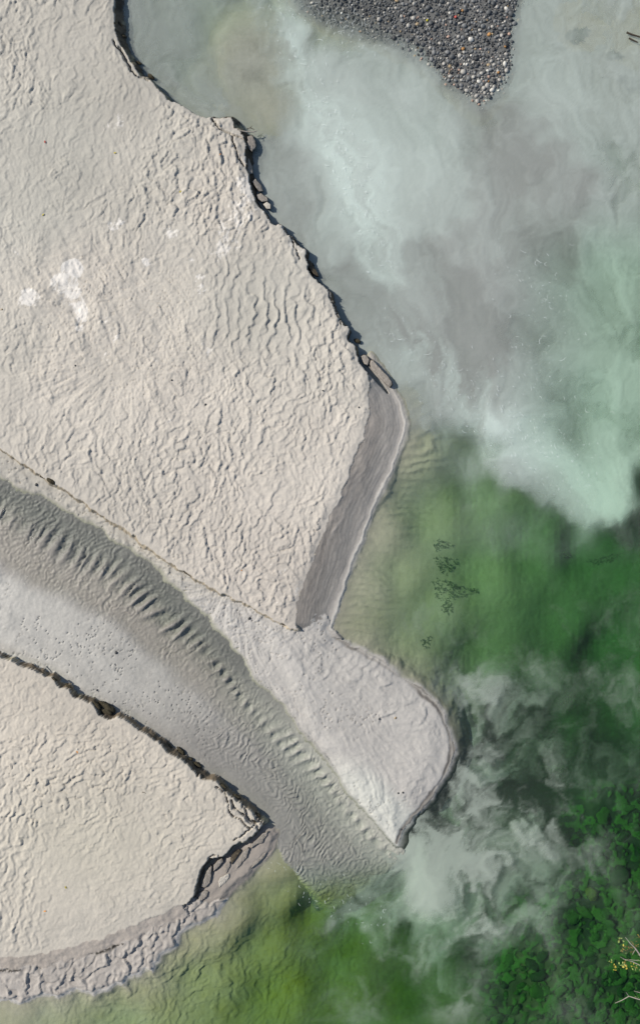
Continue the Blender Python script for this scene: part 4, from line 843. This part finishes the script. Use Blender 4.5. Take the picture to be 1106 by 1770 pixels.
# ------------------------------------------------------------------ algae-covered stones on the lake bed, lower right
ms_mesh = [[stone_mesh('algae_stone', ICO3, 900 + 9 * a_ + b_, m_moss[a_], 1.1, 0.30, 0.16) for b_ in range(8)] for a_ in range(3)]
MOSS = [(1160, 1350), (1100, 1375), (1045, 1400), (1010, 1440), (1000, 1490), (985, 1530), (930, 1590), (880, 1620), (850, 1670), (840, 1720), (840, 1850), (1160, 1850)]
pts = []
for _ in range(6000):
    x_, y_ = gr.uniform(835, 1150), gr.uniform(1350, 1800)
    if poly(MOSS, np.array([x_]), np.array([y_]))[0] < 2: continue
    r_ = float(np.clip(np.exp(gr.normal(1.95, 0.42)), 4, 18))
    if math.hypot(x_ - 1020, y_ - 1547) < 24: continue
    if all((x_ - a_) ** 2 + (y_ - b_) ** 2 > (0.66 * (r_ + c_)) ** 2 for a_, b_, c_ in pts): pts.append((x_, y_, r_))
    if len(pts) >= 285: break
ml = ['bright green algae-covered stone on the dark lake bed', 'mid-green algae-covered stone on the dark lake bed', 'blackish green stone in the gaps of the lake bed']
for (x_, y_, r_) in pts:
    a_ = int(gr.choice(3, p=[.42, .33, .25])); g_ = gp(x_, y_, -70)
    zg = ground_z(*g_) - r_ * 0.02
    place('algae_stone', ms_mesh[a_][gr.integers(8)], x_, y_, zg, r_, gr.uniform(0, 6.28), ('large ' if r_ > 10 else 'middle-sized ' if r_ > 7 else 'small ') + ml[a_].replace(' on the dark lake bed', '').replace(' in the gaps of the lake bed', '') + (' under the overhanging branches' if x_ > 1040 and 1600 < y_ < 1740 else ' on the lake bed near the bottom border' if y_ > 1700 else ' on the lake bed right of the yellow-green boulder' if x_ > 1040 else ' on the lake bed at the edge of the silt plume' if x_ < 960 else ' on the lake bed near the yellow-green boulder'), 'stone', ('bright green', 'mid-green', 'blackish green')[a_] + ' stones on the lake bed', 0.45)
place('boulder', stone_mesh('boulder', ICO3, 77, m_boulder, 1.1, 0.55, 0.10), 1020, 1547, ground_z(*gp(1020, 1547, -60)) + 4, 14, 1.2, 'yellow-green submerged boulder in a dark hollow near the right border', 'boulder')

# ------------------------------------------------------------------ waterweed patches
def weed(px, py, rx, ry, n, label, dz=1.0, ang=0.0, blade=5.0):
    g = np.random.default_rng(int(px * 7 + py)); V_, F_ = [], []
    z0 = ground_z(*gp(px, py, -20)); z0 = ground_z(*gp(px, py, z0)); o0 = np.array(wpos(px, py, z0))
    for _ in range(n):
        a_ = g.uniform(0, 6.28); q = math.sqrt(g.uniform(0, 1)) * (1 + 0.25 * math.sin(3 * a_ + px))
        ux, uy = rx * q * math.cos(a_), ry * q * math.sin(a_)
        x_ = px + ux * math.cos(ang) - uy * math.sin(ang); y_ = py + ux * math.sin(ang) + uy * math.cos(ang)
        zz = ground_z(*gp(x_, y_, z0)); th = g.normal(ang, 0.8); L_ = blade * g.uniform(.5, 1.3); w_ = g.uniform(.5, 1.1)
        b0 = len(V_)
        for t_, h_ in ((0, 0.2), (0.5, 1.6 * dz), (1, 1.0 * dz)):
            cxp, cyp = x_ + L_ * t_ * math.cos(th), y_ + L_ * t_ * math.sin(th); wi = w_ * (1 - 0.8 * t_)
            for sgn in (-1, 1): V_.append(np.array(wpos(cxp - sgn * wi * math.sin(th), cyp + sgn * wi * math.cos(th), zz + h_)) - o0)
        F_ += [(b0, b0 + 1, b0 + 3, b0 + 2), (b0 + 2, b0 + 3, b0 + 5, b0 + 4)]
    o = link('waterweed', mesh_np('waterweed', V_, F_, True), m_weed); o.location = o0
    return tag(o, label, 'waterweed')
WEED = [(775, 1020, 26, 14, 90, 'largest dark waterweed patch in the middle of the green bay', .2), (770, 975, 16, 12, 45, 'dark waterweed patch just above the largest one in the green bay', .3), (762, 942, 14, 7, 30, 'small waterweed patch highest in the green bay', .0), (772, 1050, 8, 10, 30, 'small round waterweed patch below the largest one', .0),
        (818, 1022, 7, 4, 14, 'tiny waterweed tuft right of the largest patch', .0), (1040, 968, 24, 5, 40, 'long thin waterweed streak toward the right border of the green bay', -.2), (975, 958, 9, 4, 14, 'small waterweed streak left of the long streak', .1), (735, 1110, 7, 9, 16, 'faint waterweed tuft off the curve of the spit', .6),
        (995, 62, 19, 11, 110, 'largest dark weed patch under milky water near the top right corner', -.35), (1056, 97, 14, 6, 50, 'small dark weed patch right below the largest at the top right', -.1), (1085, 142, 20, 11, 80, 'broad dark weed patch at the right border near the top', .3),
        (540, 1560, 12, 3, 18, 'short dark weed line off the cracked bank tip', .9), (550, 1470 + 100, 5, 3, 8, 'tiny weed tuft beside the short weed line', .9), (960, 1330, 12, 8, 30, 'dark weed tuft showing between two silt wisps near the right', .4), (980, 1210, 14, 9, 36, 'dark weed tuft at the upper end of the dark green hollow', .2)]
for px, py, rx, ry, n, lb, a_ in WEED: weed(px, py, rx * (1 if py < 200 else 1.25), ry * (1 if py < 200 else 1.25), int(n * 2.6), lb, 1.0, a_, 7.0 if py < 200 else 2.6)

# ------------------------------------------------------------------ tree leaning over the water at the lower right
bx, by = 1300, 1695
bz = ground_z(bx, by)
tr_o = bpy.data.objects.new('birch_tree', None); col.objects.link(tr_o)
base = np.array(((bx - CX) * S, (CY - by) * S, bz * S)); tr_o.location = base
tag(tr_o, 'birch branches with yellowing leaves reaching in from the right border', 'tree')
def tpath(pts, r0, r1): return [(*(np.array(wpos(a, b_, c)) - base), (r0 + (r1 - r0) * i / (len(pts) - 1)) * S) for i, (a, b_, c) in enumerate(pts)]
V_, F_ = tube_np([[(0, 0, -0.2, .11), (-0.2, 0.1, .7, .095), (-0.45, 0.12, 1.5, .08), (-0.6, 0.2, 2.4, .06), (-0.7, 0.2, 3.2, .035)]], 9)
link('trunk', mesh_np('trunk', V_, F_), m_wood, tr_o)
bt = np.array((-0.45, 0.12, 1.5))
def from_trunk(pts, r0, r1):
    p = tpath(pts, r0, r1); return [(*bt, r0 * 1.3 * S)] + p
BR = [[([(1180, 1690, 130), (1106, 1652, 130), (1098, 1640, 131), (1088, 1630, 132), (1080, 1620, 134)], 1.7, 0.5), ([(1098, 1640, 131), (1092, 1650, 128)], 0.5, 0.3)],
      [([(1190, 1700, 118), (1106, 1669, 118), (1092, 1662, 119), (1080, 1659, 120), (1071, 1654, 122)], 1.3, 0.4), ([(1106, 1661, 120), (1090, 1659, 120), (1076, 1658, 121)], 0.6, 0.3)],
      [([(1190, 1740, 70), (1120, 1730, 70), (1102, 1727, 70), (1086, 1722, 71), (1074, 1729, 70), (1062, 1734, 69)], 1.4, 0.4), ([(1086, 1722, 71), (1081, 1715, 74)], 0.6, 0.3)],
      [([(1170, 1722, 80), (1106, 1716, 80), (1095, 1713, 81)], 0.9, 0.4)],
      [([(1200, 1640, 150), (1150, 1600, 160), (1118, 1580, 165)], 1.4, 0.5)]]
tips = []
for br in BR:
    paths = [from_trunk(*br[0])] + [tpath(*q) for q in br[1:]]
    V_, F_ = tube_np(paths, 5); link('branch', mesh_np('branch', V_, F_), m_wood, tr_o)
gl_ = np.random.default_rng(5)
LC = [(1072, 1626, 5, 8, 'lime'), (1078, 1640, 8, 14, 'brown'), (1075, 1665, 8, 12, 'lime'), (1062, 1672, 5, 10, 'yellow'), (1085, 1668, 10, 14, 'yellow'), (1100, 1674, 8, 12, 'lime'), (1096, 1632, 8, 14, 'brown'), (1104, 1655, 6, 8, 'green'), (1104, 1620, 6, 8, 'green'), (1055, 1660, 4, 5, 'lime'), (1101, 1722, 4, 5, 'green'), (1085, 1645, 9, 12, 'brown'), (1125, 1660, 18, 30, 'lime'), (1130, 1600, 20, 24, 'green'), (1140, 1720, 18, 24, 'brown')]
for (px, py, rr, n, c_) in LC:
    for _ in range(n):
        a_, q = gl_.uniform(0, 6.28), math.sqrt(gl_.uniform()) * rr
        o = bpy.data.objects.new('leaf', leaf_me[c_ if gl_.uniform() < .7 else ('brown', 'green', 'yellow')[gl_.integers(3)]]); col.objects.link(o); o.parent = tr_o
        zz = (126 if py < 1690 else 72) + gl_.uniform(-8, 6)
        o.location = np.array(wpos(px + q * math.cos(a_), py + q * math.sin(a_), zz)) - base
        o.scale = (gl_.uniform(1.5, 2.5) * S,) * 3; o.rotation_euler = (gl_.uniform(-.7, .7), gl_.uniform(-.7, .7), gl_.uniform(0, 6.28))
